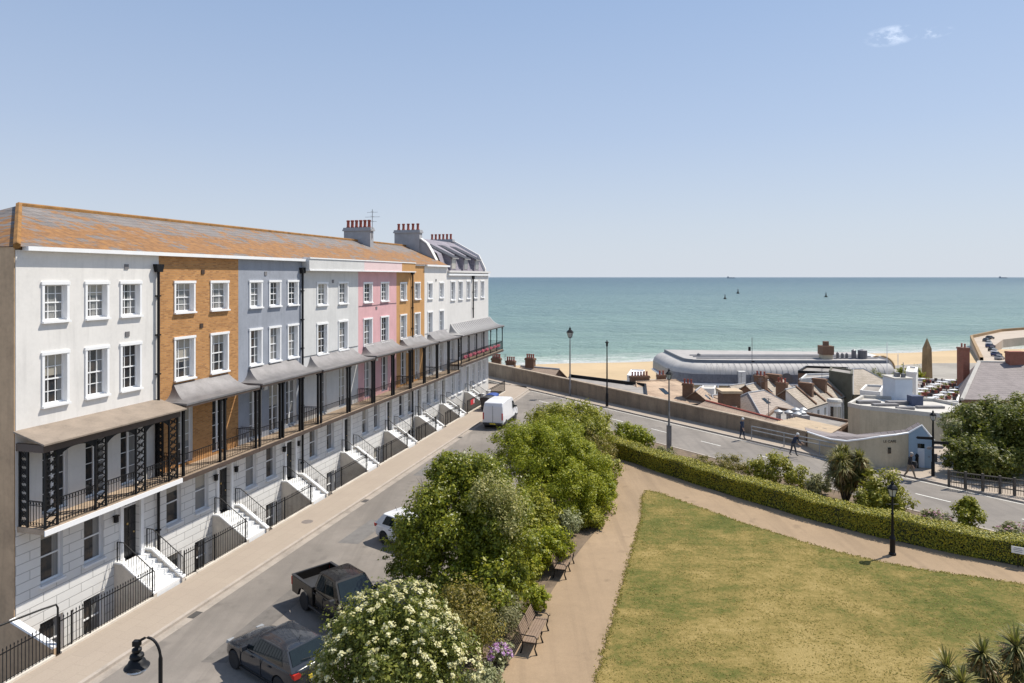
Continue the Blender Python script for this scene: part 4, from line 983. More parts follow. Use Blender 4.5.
shrub('pointed_shrub', 'dark upright pointed shrub behind the hedge right of the lamp post', 'shrub', (24.1, 36.1), [((0, 0, .8), (.75, .7, .9)), ((.1, 0, 1.5), (.35, .35, .5))], 4500, .065, L_['mid'])
t = shrub('heather', 'low heather-like bush with faint pink bloom behind the hedge', 'shrub', (25.6, 34.7), [((0, 0, .5), (1.0, .7, .5))], 2600, .06, L_['grey']); flower_heads(t, [((0, 0, .5), (.9, .6, .5))], 40, .06, L_['magenta'])
shrub('rounded_bush', 'small dark bush near the notice at the right end of the hedge', 'shrub', (27.4, 34.4), [((0, 0, .65), (.7, .6, .7))], 2400, .065, L_['mid'])
shrub('santolina', 'silver-grey spreading bush behind the notice on the hedge', 'shrub', (28.8, 33.2), [((0, 0, .45), (1.2, .8, .5)), ((1.6, -.5, .4), (1.1, .8, .45))], 4500, .06, L_['silver'])
cordyline('small dark yucca spike beside the dark lamp post', (11.9, 50.7), [(0, 0, .55)], .75, 26, .03, dead=False, base=.06)

# --- benches
def bench(label, p, ang):
    t = thing('park_bench', label, 'bench', (p[0], p[1], 0.012), ang, 'park benches along the garden path'); W = 1.85
    # local: x along, -y front
    m = MB()
    for k in range(5): m.box(-W/2, W/2, -.45 + .095 * k, -.45 + .095 * k + .08, .43, .46)
    m.build('seat', plain('weathered_bench_slats', (.22, .15, .10), .7, .2, 5) if 'weathered_bench_slats' not in bpy.data.materials else bpy.data.materials['weathered_bench_slats'], t)
    m = MB()
    for k in range(6):
        z = .50 + .075 * k; y = .04 + .028 * k; m.box(-W/2, W/2, y, y + .025, z, z + .06)
    m.build('backrest', bpy.data.materials['weathered_bench_slats'], t)
    for x in (-W/2 + .04, W/2 - .04, 0):
        m = MB(); m.tube([(x, -.5, 0), (x, -.42, .22), (x, -.47, .40)], [.035, .025, .03], 5); m.tube([(x, .1, 0), (x, .02, .25), (x, .03, .42), (x, .2, .98)], [.035, .025, .025, .02], 5); m.tube([(x, -.47, .40), (x, .03, .42)], .022, 5)
        if x: m.tube([(x, -.47, .4), (x, -.5, .58), (x, -.42, .66), (x, -.1, .66), (x, .1, .68)], .02, 5); m.tube([(x, -.5, .58), (x, -.56, .60), (x, -.55, .66)], .018, 5)
        m.build('leg_frame', M['black'], t, smooth=True)
ang = math.atan2(26.1 - 24.3, 1.36 - .82)
fd = Vector((math.sin(ang), -math.cos(ang)))
bench('brown slatted bench with curled iron arms facing the lawn, nearest', Vector((1.09, 25.2)) - fd * .45, ang)
bench('slatted park bench half hidden by green shrubs farther along the path', Vector((2.62, 31.3)) - fd * .45, ang)
# ------------------------------------------------------------------ vehicles
def bake(o):
    dg = bpy.context.evaluated_depsgraph_get(); me = bpy.data.meshes.new_from_object(o.evaluated_get(dg)); o.modifiers.clear(); o.data = me; return o
def paint(name, col, rough=.3, coat=.6, metal=0.0): return plain(name, col, rough, .05, 1.0, metal=metal, coat=coat, spec=.3, world=False)
M['carglass'] = plain('car_glass', (.010, .016, .017), .03, .2, 2, world=False)
M['tyre'] = plain('tyre_rubber', (.02, .02, .021), .85, .2, 6, world=False)
M['rim'] = plain('alloy_rim', (.45, .45, .46), .35, .1, 5, metal=.8, world=False)
M['plastic'] = plain('black_plastic', (.03, .03, .032), .6, .2, 4, world=False)
M['lamp_red'] = plain('red_lamp_lens', (.45, .03, .02), .2, .1, 4, world=False)
M['lamp_clear'] = plain('clear_lamp_lens', (.30, .31, .32), .15, .1, 4, world=False)
M['plate_y'] = plain('yellow_number_plate', (.7, .52, .05), .5, .05, 4, world=False)
def wheels(root, xs, y, r, w=.2, spokes=5):
    for x in xs:
        for sd in (-1, 1):
            mb = MB().lathe([(r*.62, -w/2), (r*.9, -w/2), (r, -w*.35), (r, w*.35), (r*.9, w/2), (r*.62, w/2)], 24, (0, 0, 0), 'y')
            o = mb.build('wheel', M['tyre'], root, (x, sd * y, r), smooth=True)
            m = MB().lathe([(0, -.02), (r*.62, -.02), (r*.62, .02), (0, .02)], 20, (0, 0, 0), 'y')
            for k in range(spokes):
                a = 6.283 * k / spokes; m.tube([(0, sd * .05, 0), (r*.58*math.cos(a), sd*.06, r*.58*math.sin(a))], .035, 4)
            m.lathe([(r*.55, sd*.05), (r*.64, sd*.07), (r*.64, sd*.09), (r*.58, sd*.07)], 20, (0, 0, 0), 'y'); m.build('rim', M['rim'], o)
def body_loft(root, st, mat, arches, r, sub=2, name='body'):
    rows = []
    for x, w, zb, zs, zt in st:
        zm = zb * .45 + zs * .55
        half = [(w * .86, zb), (w * .98, zb + .1), (w, zm), (w * .965, zs), (w * .80, zt - .012), (w * .35, zt)]
        ring = [(x, y, z) for y, z in half] + [(x, -y, z) for y, z in half[::-1]]
        rows.append(ring)
    mb = MB().loft(rows, closed=True, caps=True); o = mb.build(name, mat, root, smooth=True)
    m = o.modifiers.new('s', 'SUBSURF'); m.levels = sub; m.render_levels = sub; bpy.context.view_layer.update(); bake(o)
    for x in arches:
        c = MB().lathe([(r * 1.17, -1.3), (r * 1.17, 1.3)], 28, (x, 0, r * 1.02), 'y').build('cut', M['plastic'])
        for sgn in (1,):
            b = o.modifiers.new('b', 'BOOLEAN'); b.object = c; b.operation = 'DIFFERENCE'; b.solver = 'EXACT'
        c.parent = root; bpy.context.view_layer.update(); bake(o); bpy.data.objects.remove(c)
    me = o.data; me.polygons.foreach_set('use_smooth', [True] * len(me.polygons)); me.set_sharp_from_angle(angle=R(40))
    # dark inner lining inside the arches
    ln = MB()
    for x in arches: ln.box(x - r * 1.16, x + r * 1.16, -.55, .55, .22, r * 2.1)
    ln.build('wheel_arch', M['plastic'], o)
    return o
def cabin(root, fl, rl, fu, ru, zl, zu, wl, wu, mat, side_splits, rear=True, crown=.05, parent=None, wind=(.06, .94, .08, .93)):
    lo = lambda x, s: Vector((x, s * wl, zl)); hi = lambda x, s: Vector((x, s * wu, zu))
    n = 6; rows = []
    mb = MB()
    F_ = [lo(fl, 1), hi(fu, 1), hi(fu, -1), lo(fl, -1)]
    for t in np.linspace(0, 1, n + 1):
        xl = fl + (rl - fl) * t; xu = fu + (ru - fu) * t; b = crown * math.sin(math.pi * (.12 + .76 * t))
        rows.append([(xl, wl, zl), (xu, wu, zu - .02), (xu, wu * .82, zu + b * .7), (xu, 0, zu + b), (xu, -wu * .82, zu + b * .7), (xu, -wu, zu - .02), (xl, -wl, zl)])
    mb.loft(rows); mb.poly(*rows[0]); mb.poly(*rows[-1][::-1])
    c = mb.build('cabin', mat, parent or root, smooth=True)
    # glazing set a few millimetres proud
    def panel(P, u0, u1, v0, v1, nrm, name, mat=M['carglass']):
        q = [P(u0, v0) + nrm, P(u1, v0) + nrm, P(u1, v1) + nrm, P(u0, v1) + nrm]; return MB().poly(*q).build(name, mat, root)
    for s in (1, -1):
        def P(u, v, s=s):
            a = lo(fl + (rl - fl) * u, s); b = hi(fu + (ru - fu) * u, s); b = Vector((b.x, b.y, zu - .02)); return a.lerp(b, v)
        nrm = Vector((0, s * .010, .003))
        for u0, u1 in side_splits: panel(P, u0, u1, .10, .92, nrm, 'side_window')
    a, b, v0, v1 = wind
    tz = zu - .01
    Pw = lambda u, v: Vector((fl, wl * (1 - 2 * u), zl)).lerp(Vector((fu, wu * (1 - 2 * u), tz)), v)
    panel(Pw, a, b, v0, v1, Vector((.010, 0, .012)), 'windscreen')
    if rear:
        Pr = lambda u, v: Vector((rl, wl * (1 - 2 * u), zl)).lerp(Vector((ru, wu * (1 - 2 * u), tz)), v)
        panel(Pr, .05, .95, .26, .96, Vector((-.012, 0, .008)), 'rear_window')
    return c
def mirrors(root, x, y, z, mat):
    for s in (1, -1):
        MB().prism([(-.07, -.06), (.09, -.05), (.07, .08), (-.07, .08)], lambda a, b, t: (x + a, s * (y + t), z + b), .0, .2).build('wing_mirror', mat, root)
def hatch(label, pos, ang, col, name='hatchback'):
    t = thing(name, label, 'car', (pos[0], pos[1], -.1), ang); pm = paint(name + '_paint', col, .22, .7, .0)
    st = [(2.1, .52, .36, .52, .56), (2.06, .66, .26, .60, .66), (1.9, .80, .19, .68, .75), (1.5, .865, .18, .79, .87), (1.05, .875, .18, .86, .95), (.6, .88, .18, .90, .98), (-.2, .885, .18, .92, .98), (-1.1, .885, .18, .95, 1.0), (-1.7, .86, .19, .97, 1.02), (-1.98, .80, .22, .95, 1.0), (-2.07, .70, .3, .88, .92)]
    b = body_loft(t, st, pm, (1.3, -1.3), .315)
    cabin(t, 1.02, -1.98, .15, -1.50, .93, 1.45, .825, .665, pm, ((.15, .475), (.50, .83)), crown=.045)
    wheels(t, (1.3, -1.3), .775, .315)
    mirrors(t, .55, .85, 1.0, pm)
    for s in (1, -1):
        MB().prism([(.05, .0), (.26, .02), (.28, .18), (.10, .19), (.03, .12)], lambda a, bb, q: (-2.03 + q, s * (.49 + a * 1.12), .72 + bb), -.03, .20).build('tail_lamp', M['lamp_red'], t)
        MB().prism([(0, 0), (.3, .03), (.28, .13), (.03, .12)], lambda a, bb, q: (1.84 + q, s * (.42 + a), .60 + bb), .0, .17).build('headlamp', M['lamp_clear'], t)
        for x in (.18, -.82): MB().box(x - .09, x + .09, s * .885 - .012, s * .885 + .012, .80, .825).build('door_handle', M['plastic'], t)
        MB().box(-.9, .9, s * .86 - .02, s * .86 + .03, .2, .25).build('sill_strip', M['plastic'], t)
        x0 = .0; MB().box(-.33, -.32, s * .872, s * .896, .30, .92).box(.86, .87, s * .868, s * .892, .30, .88).build('door_gap', M['plastic'], t)
    MB().box(-2.125, -2.07, -.26, .26, .58, .69).build('number_plate', M['plate_y'], t)
    MB().box(-2.13, -1.95, -.62, .62, .30, .40).build('bumper_strip', M['plastic'], t)
    MB().tube([(-1.2, 0, 1.48), (-1.32, 0, 1.66)], .01, 5).build('aerial', M['plastic'], t)
    MB().tube([(-1.93, -.05, 1.13), (-1.85, .35, 1.16)], .012, 4).build('wiper', M['plastic'], t)
    return t
hatch('dark grey hatchback parked at an angle nearest the camera', (-8.1, 23.6), math.atan2(.6, -.8), (.020, .024, .032))
hatch('white hatchback parked with its nose under the dark green tree', (-5.0, 34.7), math.atan2(-.6, .8), (.70, .71, .73), 'white_hatchback')
def pickup(label, pos, ang):
    t = thing('pickup_truck', label, 'truck', (pos[0], pos[1], -.1), ang); pm = paint('pickup_paint', (.009, .0075, .0065), .25, .35)
    st = [(2.62, .60, .5, .78, .84), (2.55, .78, .40, .90, .98), (2.2, .88, .36, 1.0, 1.08), (1.6, .90, .36, 1.07, 1.14), (1.1, .91, .36, 1.1, 1.16), (.2, .91, .36, 1.12, 1.16), (-.55, .91, .36, 1.12, 1.16), (-.75, .9, .36, 1.12, 1.14)]
    body_loft(t, st, pm, (1.62,), .37)
    cabin(t, 1.25, -.78, .62, -.62, 1.10, 1.76, .84, .66, pm, ((.2, .54), (.585, .92)))
    bed = MB()
    for s in (1, -1):
        bed.prism([(-.80, .42), (-.80, 1.14), (-2.55, 1.14), (-2.58, .95), (-2.55, .45), (-2.03, .45), (-1.9, .74), (-1.62, .86), (-1.34, .84), (-1.12, .68), (-1.03, .42)], lambda a, b, q: (a, s * (.80 + q), b), 0, .11)
    bed.box(-2.5, -.8, -.8, .8, .70, .76); bed.box(-2.57, -2.5, -.795, .795, .45, 1.13); bed.box(-.86, -.80, -.795, .795, .5, 1.12)
    b = bed.build('load_bed', pm, t); bevel(b, .025, 2)
    MB().box(-2.5, -.87, -.79, .79, .762, .80).build('bed_liner', M['plastic'], b)
    MB().box(-2.56, -.8, .81, .92, 1.142, 1.17).box(-2.56, -.8, -.92, -.81, 1.142, 1.17).box(-2.58, -2.5, -.8, .8, 1.132, 1.16).build('bed_rail', M['plastic'], b)
    MB().box(-1.95, -.9, -.5, .5, .3, .7).build('wheel_arch', M['plastic'], t)
    wheels(t, (1.62, -1.5), .80, .37, .24, 6)
    mirrors(t, .95, .9, 1.2, M['plastic'])
    for s in (1, -1):
        MB().box(-2.60, -2.50, s * .855 - .06, s * .855 + .06, .74, 1.06).build('tail_lamp', M['lamp_red'], t)
        MB().box(2.40, 2.58, s * .66 - .14, s * .66 + .14, .78, .92).build('headlamp', M['lamp_clear'], t)
        MB().tube([(1.1, s * .93, .38), (-1.0, s * .93, .38)], .045, 6).build('side_step', M['plastic'], t)
        MB().box(.02, .03, s * .90, s * .917, .45, 1.1).box(1.02, 1.03, s * .90, s * .917, .5, 1.1).box(-.72, -.71, s * .90, s * .915, .5, 1.1).build('door_gap', M['plastic'], t)
        for x in (.15, -.6): MB().box(x - .1, x + .1, s * .915 - .012, s * .915 + .012, .98, 1.01).build('door_handle', M['plastic'], t)
    MB().box(-2.68, -2.58, -.8, .8, .42, .56).build('rear_bumper', M['plastic'], t)
    return t
pickup('black crew-cab pickup truck with open load bed parked at an angle', (-6.8, 27.4), math.atan2(-.72, .69))
def van(label, pos, ang):
    t = thing('panel_van', label, 'van', (pos[0], pos[1], -.1), ang); pm = paint('white_van_paint', (.74, .74, .75), .35, .5)
    st = []
    prof = [(-2.5, .45), (-2.52, 1.2), (-2.45, 2.0), (-2.3, 2.35), (-1.0, 2.44), (.6, 2.42), (1.05, 2.30), (1.75, 1.42), (2.35, 1.18), (2.52, .95), (2.55, .5), (2.5, .4)]
    def prf(a, b, s): 
        k = 1.0 if b < 1.2 else 1 - .13 * (b - 1.2) / 1.2
        return (a, s * .98 * k, b)
    b = MB(); b.prism(prof, prf, -1, 1); b = b.build('body', pm, t); bevel(b, .09, 3)
    # dark glass and trim
    def side(s, pts, name, mat, o=.012): MB().poly(*[prf(a, z, s * (1 + o)) for a, z in pts]).build(name, mat, t)
    for s in (1, -1):
        side(s, [(.75, 1.35), (1.62, 1.35), (1.15, 1.98), (.75, 2.05)], 'side_window', M['carglass'])
        side(s, [(-2.4, .46), (2.4, .46), (2.4, .62), (-2.4, .62)], 'rubbing_strip', M['plastic'], .008)
        MB().box(-2.56, -2.44, s * .88 - .05, s * .88 + .05, .85, 1.45).build('tail_lamp', M['lamp_red'], t)
        side(s, [(.66, .6), (.68, .6), (.68, 2.1), (.66, 2.1)], 'door_gap', M['plastic'], .010)
    MB().poly((1.10, .78, 2.24), (1.10, -.78, 2.24), (1.72, -.86, 1.48), (1.72, .86, 1.48)).build('windscreen', M['carglass'], t, (.035, 0, .03))
    MB().box(-2.545, -2.535, -.012, .012, .6, 2.1).build('rear_door_gap', M['plastic'], t)
    MB().box(-2.62, -2.50, -.9, .9, .42, .58).build('rear_bumper', M['plastic'], t); MB().box(-2.64, -2.622, -.26, .26, .46, .56).build('number_plate', M['plate_y'], t)
    wheels(t, (1.6, -1.55), .86, .34, .22); 
    for x in (1.6, -1.55): MB().lathe([(0, -1.0), (.4, -1.0), (.4, 1.0), (0, 1.0)], 20, (x, 0, .36), 'y').build('wheel_arch', M['plastic'], t)
    mirrors(t, 1.35, .98, 1.45, M['plastic'])
    return t
van('white panel van parked at the far end of the terrace street', (-1.05, 63.4), math.atan2(CA, SA))
def big_bin(label, pos, lid):
    t = thing('wheeled_bin', label, 'bin', (pos[0], pos[1], 0), RZ, 'large wheeled bins on the pavement')
    m = MB(); m.loft([[(-.6, -.42, .15), (.6, -.42, .15), (.6, .42, .15), (-.6, .42, .15)], [(-.66, -.5, 1.05), (.66, -.5, 1.05), (.66, .5, 1.05), (-.66, .5, 1.05)]], closed=True, caps=True)
    m.box(-.7, .7, -.54, .54, 1.052, 1.12); m.build('bin_body', M['plastic'], t)
    l = MB(); l.prism([(-.56, 0), (.56, 0), (.5, .16), (.2, .24), (-.2, .24), (-.5, .16)], lambda a, b, s: (s, a, 1.122 + b), -.7, .7); l.build('lid', lid, t)
    for x in (-.5, .5):
        for y in (-.36, .36): MB().lathe([(0, -.03), (.08, -.03), (.08, .03), (0, .03)], 10, (x, y, .08), 'y').build('castor', M['tyre'], t)
big_bin('large wheeled bin with black lid, nearer of the pair by the van', fac(73.0, 3.3), M['plastic'])
big_bin('large wheeled bin with blue lid, farther of the pair by the van', fac(74.7, 3.3), plain('blue_lid', (.03, .07, .28), .45, .1, 3))

# ------------------------------------------------------------------ lamps, rail, wall
def lamp_head_victorian(t, z, s=1.0):
    h = MB(); h.lathe([(.05*s, 0), (.14*s, .04*s), (.15*s, .06*s)], 8, (0, 0, z)); h.build('lantern_base', M['black'], t)
    g = MB(); g.lathe([(.13*s, .06*s), (.23*s, .42*s)], 6, (0, 0, z)); g.build('lantern_glass', plain('lantern_glass', (.42, .44, .42), .1, .1, 4) if 'lantern_glass' not in bpy.data.materials else bpy.data.materials['lantern_glass'], t)
    f = MB()
    for k in range(6):
        a = 6.283 * k / 6; f.tube([(.135*s*math.cos(a), .135*s*math.sin(a), z+.06*s), (.24*s*math.cos(a), .24*s*math.sin(a), z+.42*s)], .016*s, 4)
    f.lathe([(.27*s, .42*s), (.26*s, .47*s), (.15*s, .60*s), (.07*s, .66*s), (.09*s, .72*s), (.03*s, .80*s), (.0, .90*s)], 6, (0, 0, z)); f.build('lantern_frame', M['black'], t)
def lamp_post(label, pos, H, s=1.0, arms=False, group=None):
    t = thing('street_lamp', label, 'street lamp', (pos[0], pos[1], 0), 0, group)
    h = H - .85 * s
    MB().lathe([(.17*s, 0), (.17*s, .1), (.13*s, .14), (.13*s, .75), (.16*s, .8), (.09*s, .95), (.07*s, 1.05), (.055*s, h*.7), (.08*s, h*.7+.05), (.05*s, h*.7+.1), (.045*s, h), (.08*s, h+.02)], 12).build('post', M['black'], t, smooth=True)
    if arms: MB().tube([(-.32*s, 0, h - .35), (.32*s, 0, h - .35)], .02*s, 5).build('ladder_bar', M['black'], t)
    lamp_head_victorian(t, h, s); return t
lamp_post('short black post with glazed lantern on the path beside the hedge', at(892.5, 555), 3.62, .95, True)
def tall_lamp(label, p, top, dark=True):
    t = thing('street_lamp', label, 'street lamp', p, 0, 'tall road lamps'); H = top
    m = M['black'] if dark else M['lead']
    MB().lathe([(.14, 0), (.14, 1.3), (.09, 1.45), (.07, H*.6), (.05, H - .8)], 10).build('post', m, t, smooth=True)
    return t, H
t, H = tall_lamp('tall slim grey lamp post with lantern head on the sea-side pavement', at(570, 395.6), 7.4, False); lamp_head_victorian(t, H - .85, 1.5)
t, H = tall_lamp('tall plain black lamp post on the road edge left of the bushy palm', at(607, 406.5), 7.1); MB().lathe([(.05, -.05), (.1, 0), (.11, .3), (.2, .34), (.19, .42), (.05, .5), (.05, .6)], 10, (0, 0, H - .8)).build('lamp_head', M['black'], t)
t, H = tall_lamp('slim lamp post standing behind the hedge with grey box at its base', at(669, 449.5), 6.3, False); lamp_head_victorian(t, H - .85, 1.05); MB().box(-.17, .17, -.13, .13, .0, 1.9).build('control_box', M['lead'], t)
# ornate swan-neck lamp, bottom left
lp = Vector((-7.0, 13.6, 0)); t = thing('swan_neck_lamp', 'ornate black swan-neck street lamp at the bottom left corner', 'street lamp', lp, 0)
Hn = 6.2
pth = [(0, 0, 0), (0, 0, Hn - .3)] + [(-.26 + .26 * math.cos(a), 0, Hn - .3 + .42 * math.sin(a)) for a in np.linspace(.15, 2.0, 9)] + [(-.47, 0, Hn + .02)]
MB().lathe([(.15, 0), (.15, .9), (.09, 1.1), (.06, 1.3)], 12).build('base', M['black'], t, smooth=True)
MB().tube(pth, [.04] * 2 + [.026] * 10, 9).build('swan_neck', M['black'], t, smooth=True)
q = (-.47, 0, Hn)
MB().box(q[0] - .07, q[0] + .07, -.05, .05, Hn - .04, Hn + .06).lathe([(r_ * .9, z_ * .72) for r_, z_ in [(.03, 0), (.05, -.1), (.1, -.14), (.1, -.2), (.06, -.24), (.14, -.3), (.15, -.36), (.09, -.4), (.17, -.47), (.19, -.54), (.24, -.60), (.265, -.63), (.24, -.64), (.0, -.62)][::-1]], 20, q).build('lamp_hood', M['black'], t, smooth=True)
m, nt, b = newmat('lamp_bowl_glass'); b.inputs['Transmission Weight'].default_value = .85; b.inputs['Roughness'].default_value = .08; b.inputs['Base Color'].default_value = (.85, .87, .86, 1); n_ = noise(nt, coords(nt), 8); nt.links.new(ramp(nt, n_, [(.3, .05), (.7, .14)]), b.inputs['Roughness'])
MB().lathe([(r_ * .95, z_ * .72) for r_, z_ in [(0, -.84), (.08, -.83), (.16, -.78), (.22, -.70), (.25, -.645)]], 20, q).build('glass_bowl', m, t, smooth=True)
# finger post / lamp at the bend
fp = at(933, 476)
t = thing('signpost', 'dark lamp post with fingerpost signs on the paved bend', 'signpost', fp)
MB().lathe([(.11, 0), (.11, .9), (.08, 1.0), (.06, 3.4), (.05, 3.85)], 10).build('post', M['black'], t, smooth=True)
lamp_head_victorian(t, 3.75, .85)
for z, a, l in ((2.55, 2.9, .95), (2.28, -.25, .9), (1.95, -.1, .6), (1.9, 3.3, .4)):
    d = Vector((math.cos(a), math.sin(a), 0)); sd = Vector((-d.y, d.x, 0)) * .02
    m = MB(); m.prism([(.06, -.09), (l, -.09), (l + .1, 0), (l, .09), (.06, .09)], lambda x, y, q: tuple(d * x + sd * q + Vector((0, 0, z + y))), -1, 1); m.build('finger_sign', M['black'] if z > 2 else M['lead'], t)
MB().box(-.02, .28, -.03, .03, .95, 1.5).build('notice', M['plastic'], t)
t = thing('bollard', 'short dark bollard between the walker and the blue gable', 'bollard', at(917, 468)); MB().lathe([(.1, 0), (.1, .8), (.13, .85), (.1, .95), (.0, 1.05)], 12).build('bollard_post', M['black'], t, smooth=True)
# parapet wall above the cliff
k3 = offset(kerbL, .16 + far_w)
wl = [Vector(p) for p in k3[:5]] + [Vector((23.4, 54.4))]
def parapet(line, h, w=.34):
    t = thing('parapet_wall', 'long brown stone parapet wall along the sea side of the road', 'wall')
    a = [tuple(p) for p in line]; b = offset(a, w); mb = MB(); cp = MB(); a2 = offset(a, -.06); b2 = offset(a, w + .06)
    m, nt, bb = newmat('weathered_wall_render'); v = coords(nt, world=True); n = noise(nt, v, .35, 7, .65); n2 = noise(nt, coords(nt, world=True, scale=(1.5, 1.5, .25)), 1.4, 6, .65); n3 = noise(nt, v, 9, 5, .7)
    c = ramp(nt, n, [(.3, (.20, .155, .11)), (.5, (.28, .22, .16)), (.7, (.36, .29, .21))]); c = mixc(nt, ramp(nt, n2, [(.45, 0.), (.7, .6)]), c, (.12, .095, .075)); c = mixc(nt, ramp(nt, n3, [(.45, 0.), (.65, .35)]), c, (.15, .12, .09))
    nt.links.new(c, bb.inputs['Base Color']); bb.inputs['Roughness'].default_value = .95; bump(nt, bb, n3, .6, .03)
    for i in range(len(a) - 1):
        h0 = h[i]; h1 = h[i + 1]
        mb.loft([[V2(a[i], -14), V2(a[i], h0), V2(b[i], h0), V2(b[i], -14)], [V2(a[i+1], -14), V2(a[i+1], h1), V2(b[i+1], h1), V2(b[i+1], -14)]])
        cp.loft([[V2(a2[i], h0 + .003), V2(a2[i], h0 + .12), V2(b2[i], h0 + .12), V2(b2[i], h0 + .003)], [V2(a2[i+1], h1 + .003), V2(a2[i+1], h1 + .12), V2(b2[i+1], h1 + .12), V2(b2[i+1], h1 + .003)]], closed=True, caps=(i in (0, len(a) - 2)))
    q, p = b[-1], a[-1]; mb.poly(V2(p, -14), V2(q, -14), V2(q, h[-1]), V2(p, h[-1]))
    mb.build('wall', m, t); cp.build('coping', plain('wall_coping', (.34, .27, .2), .9, .25, 1.5, bmp=.4), t)
parapet(wl, [1.75, 1.75, 1.7, 1.5, 1.25, 1.1])
# galvanised guard rail by the kerb
p0 = Vector(offset(kerbL, .28)[4]); p1 = Vector(offset(kerbL, .28)[5]); d = (p1 - p0).normalized(); p0 = p0 + d * 1.2
t = thing('guard_rail', 'two-bar galvanised guard rail beside the sloping pavement', 'railing', (p0.x, p0.y, 0), math.atan2(d.y, d.x)); Lg = 9.0
MB().tube([(0, 0, 1.1), (Lg, 0, 1.1)], .045, 7).tube([(0, 0, .78), (Lg, 0, .78)], .045, 7).build('rail_bars', M['silver'], t)
for k in range(4): MB().tube([(k * Lg / 3, 0, 0), (k * Lg / 3, 0, 1.1)], .045, 7).build('post', M['silver'], t)
# low dark railing in front of the right-hand trees
r0, r1, r2 = at(949, 487), at(1000, 493.5), at(1045, 500)
t = thing('timber_fence', 'low grey timber fence in front of the trees on the right', 'fence', r0)
mb = MB(); fm = plain('weathered_fence', (.10, .085, .07), .85, .2, 4)
pts = [Vector((0, 0, 0)), r1 - r0, r2 - r0]
for a, b in zip(pts, pts[1:]):
    for z in (.35, .7, 1.0): mb.tube([a + Vector((0, 0, z)), b + Vector((0, 0, z))], .045, 4)
    n = max(1, int((b - a).length / .13)); u = (b - a) / n
    for k in range(n): mb.bar(a + u * k + Vector((0, 0, .05)), a + u * k + Vector((0, 0, .98)), .012)
mb.build('rails', fm, t)
for a, b in zip(pts, pts[1:]):
    for k in range(3): q = a.lerp(b, k / 3); MB().box(q.x - .06, q.x + .06, q.y - .06, q.y + .06, 0, 1.12).build('post', fm, t)

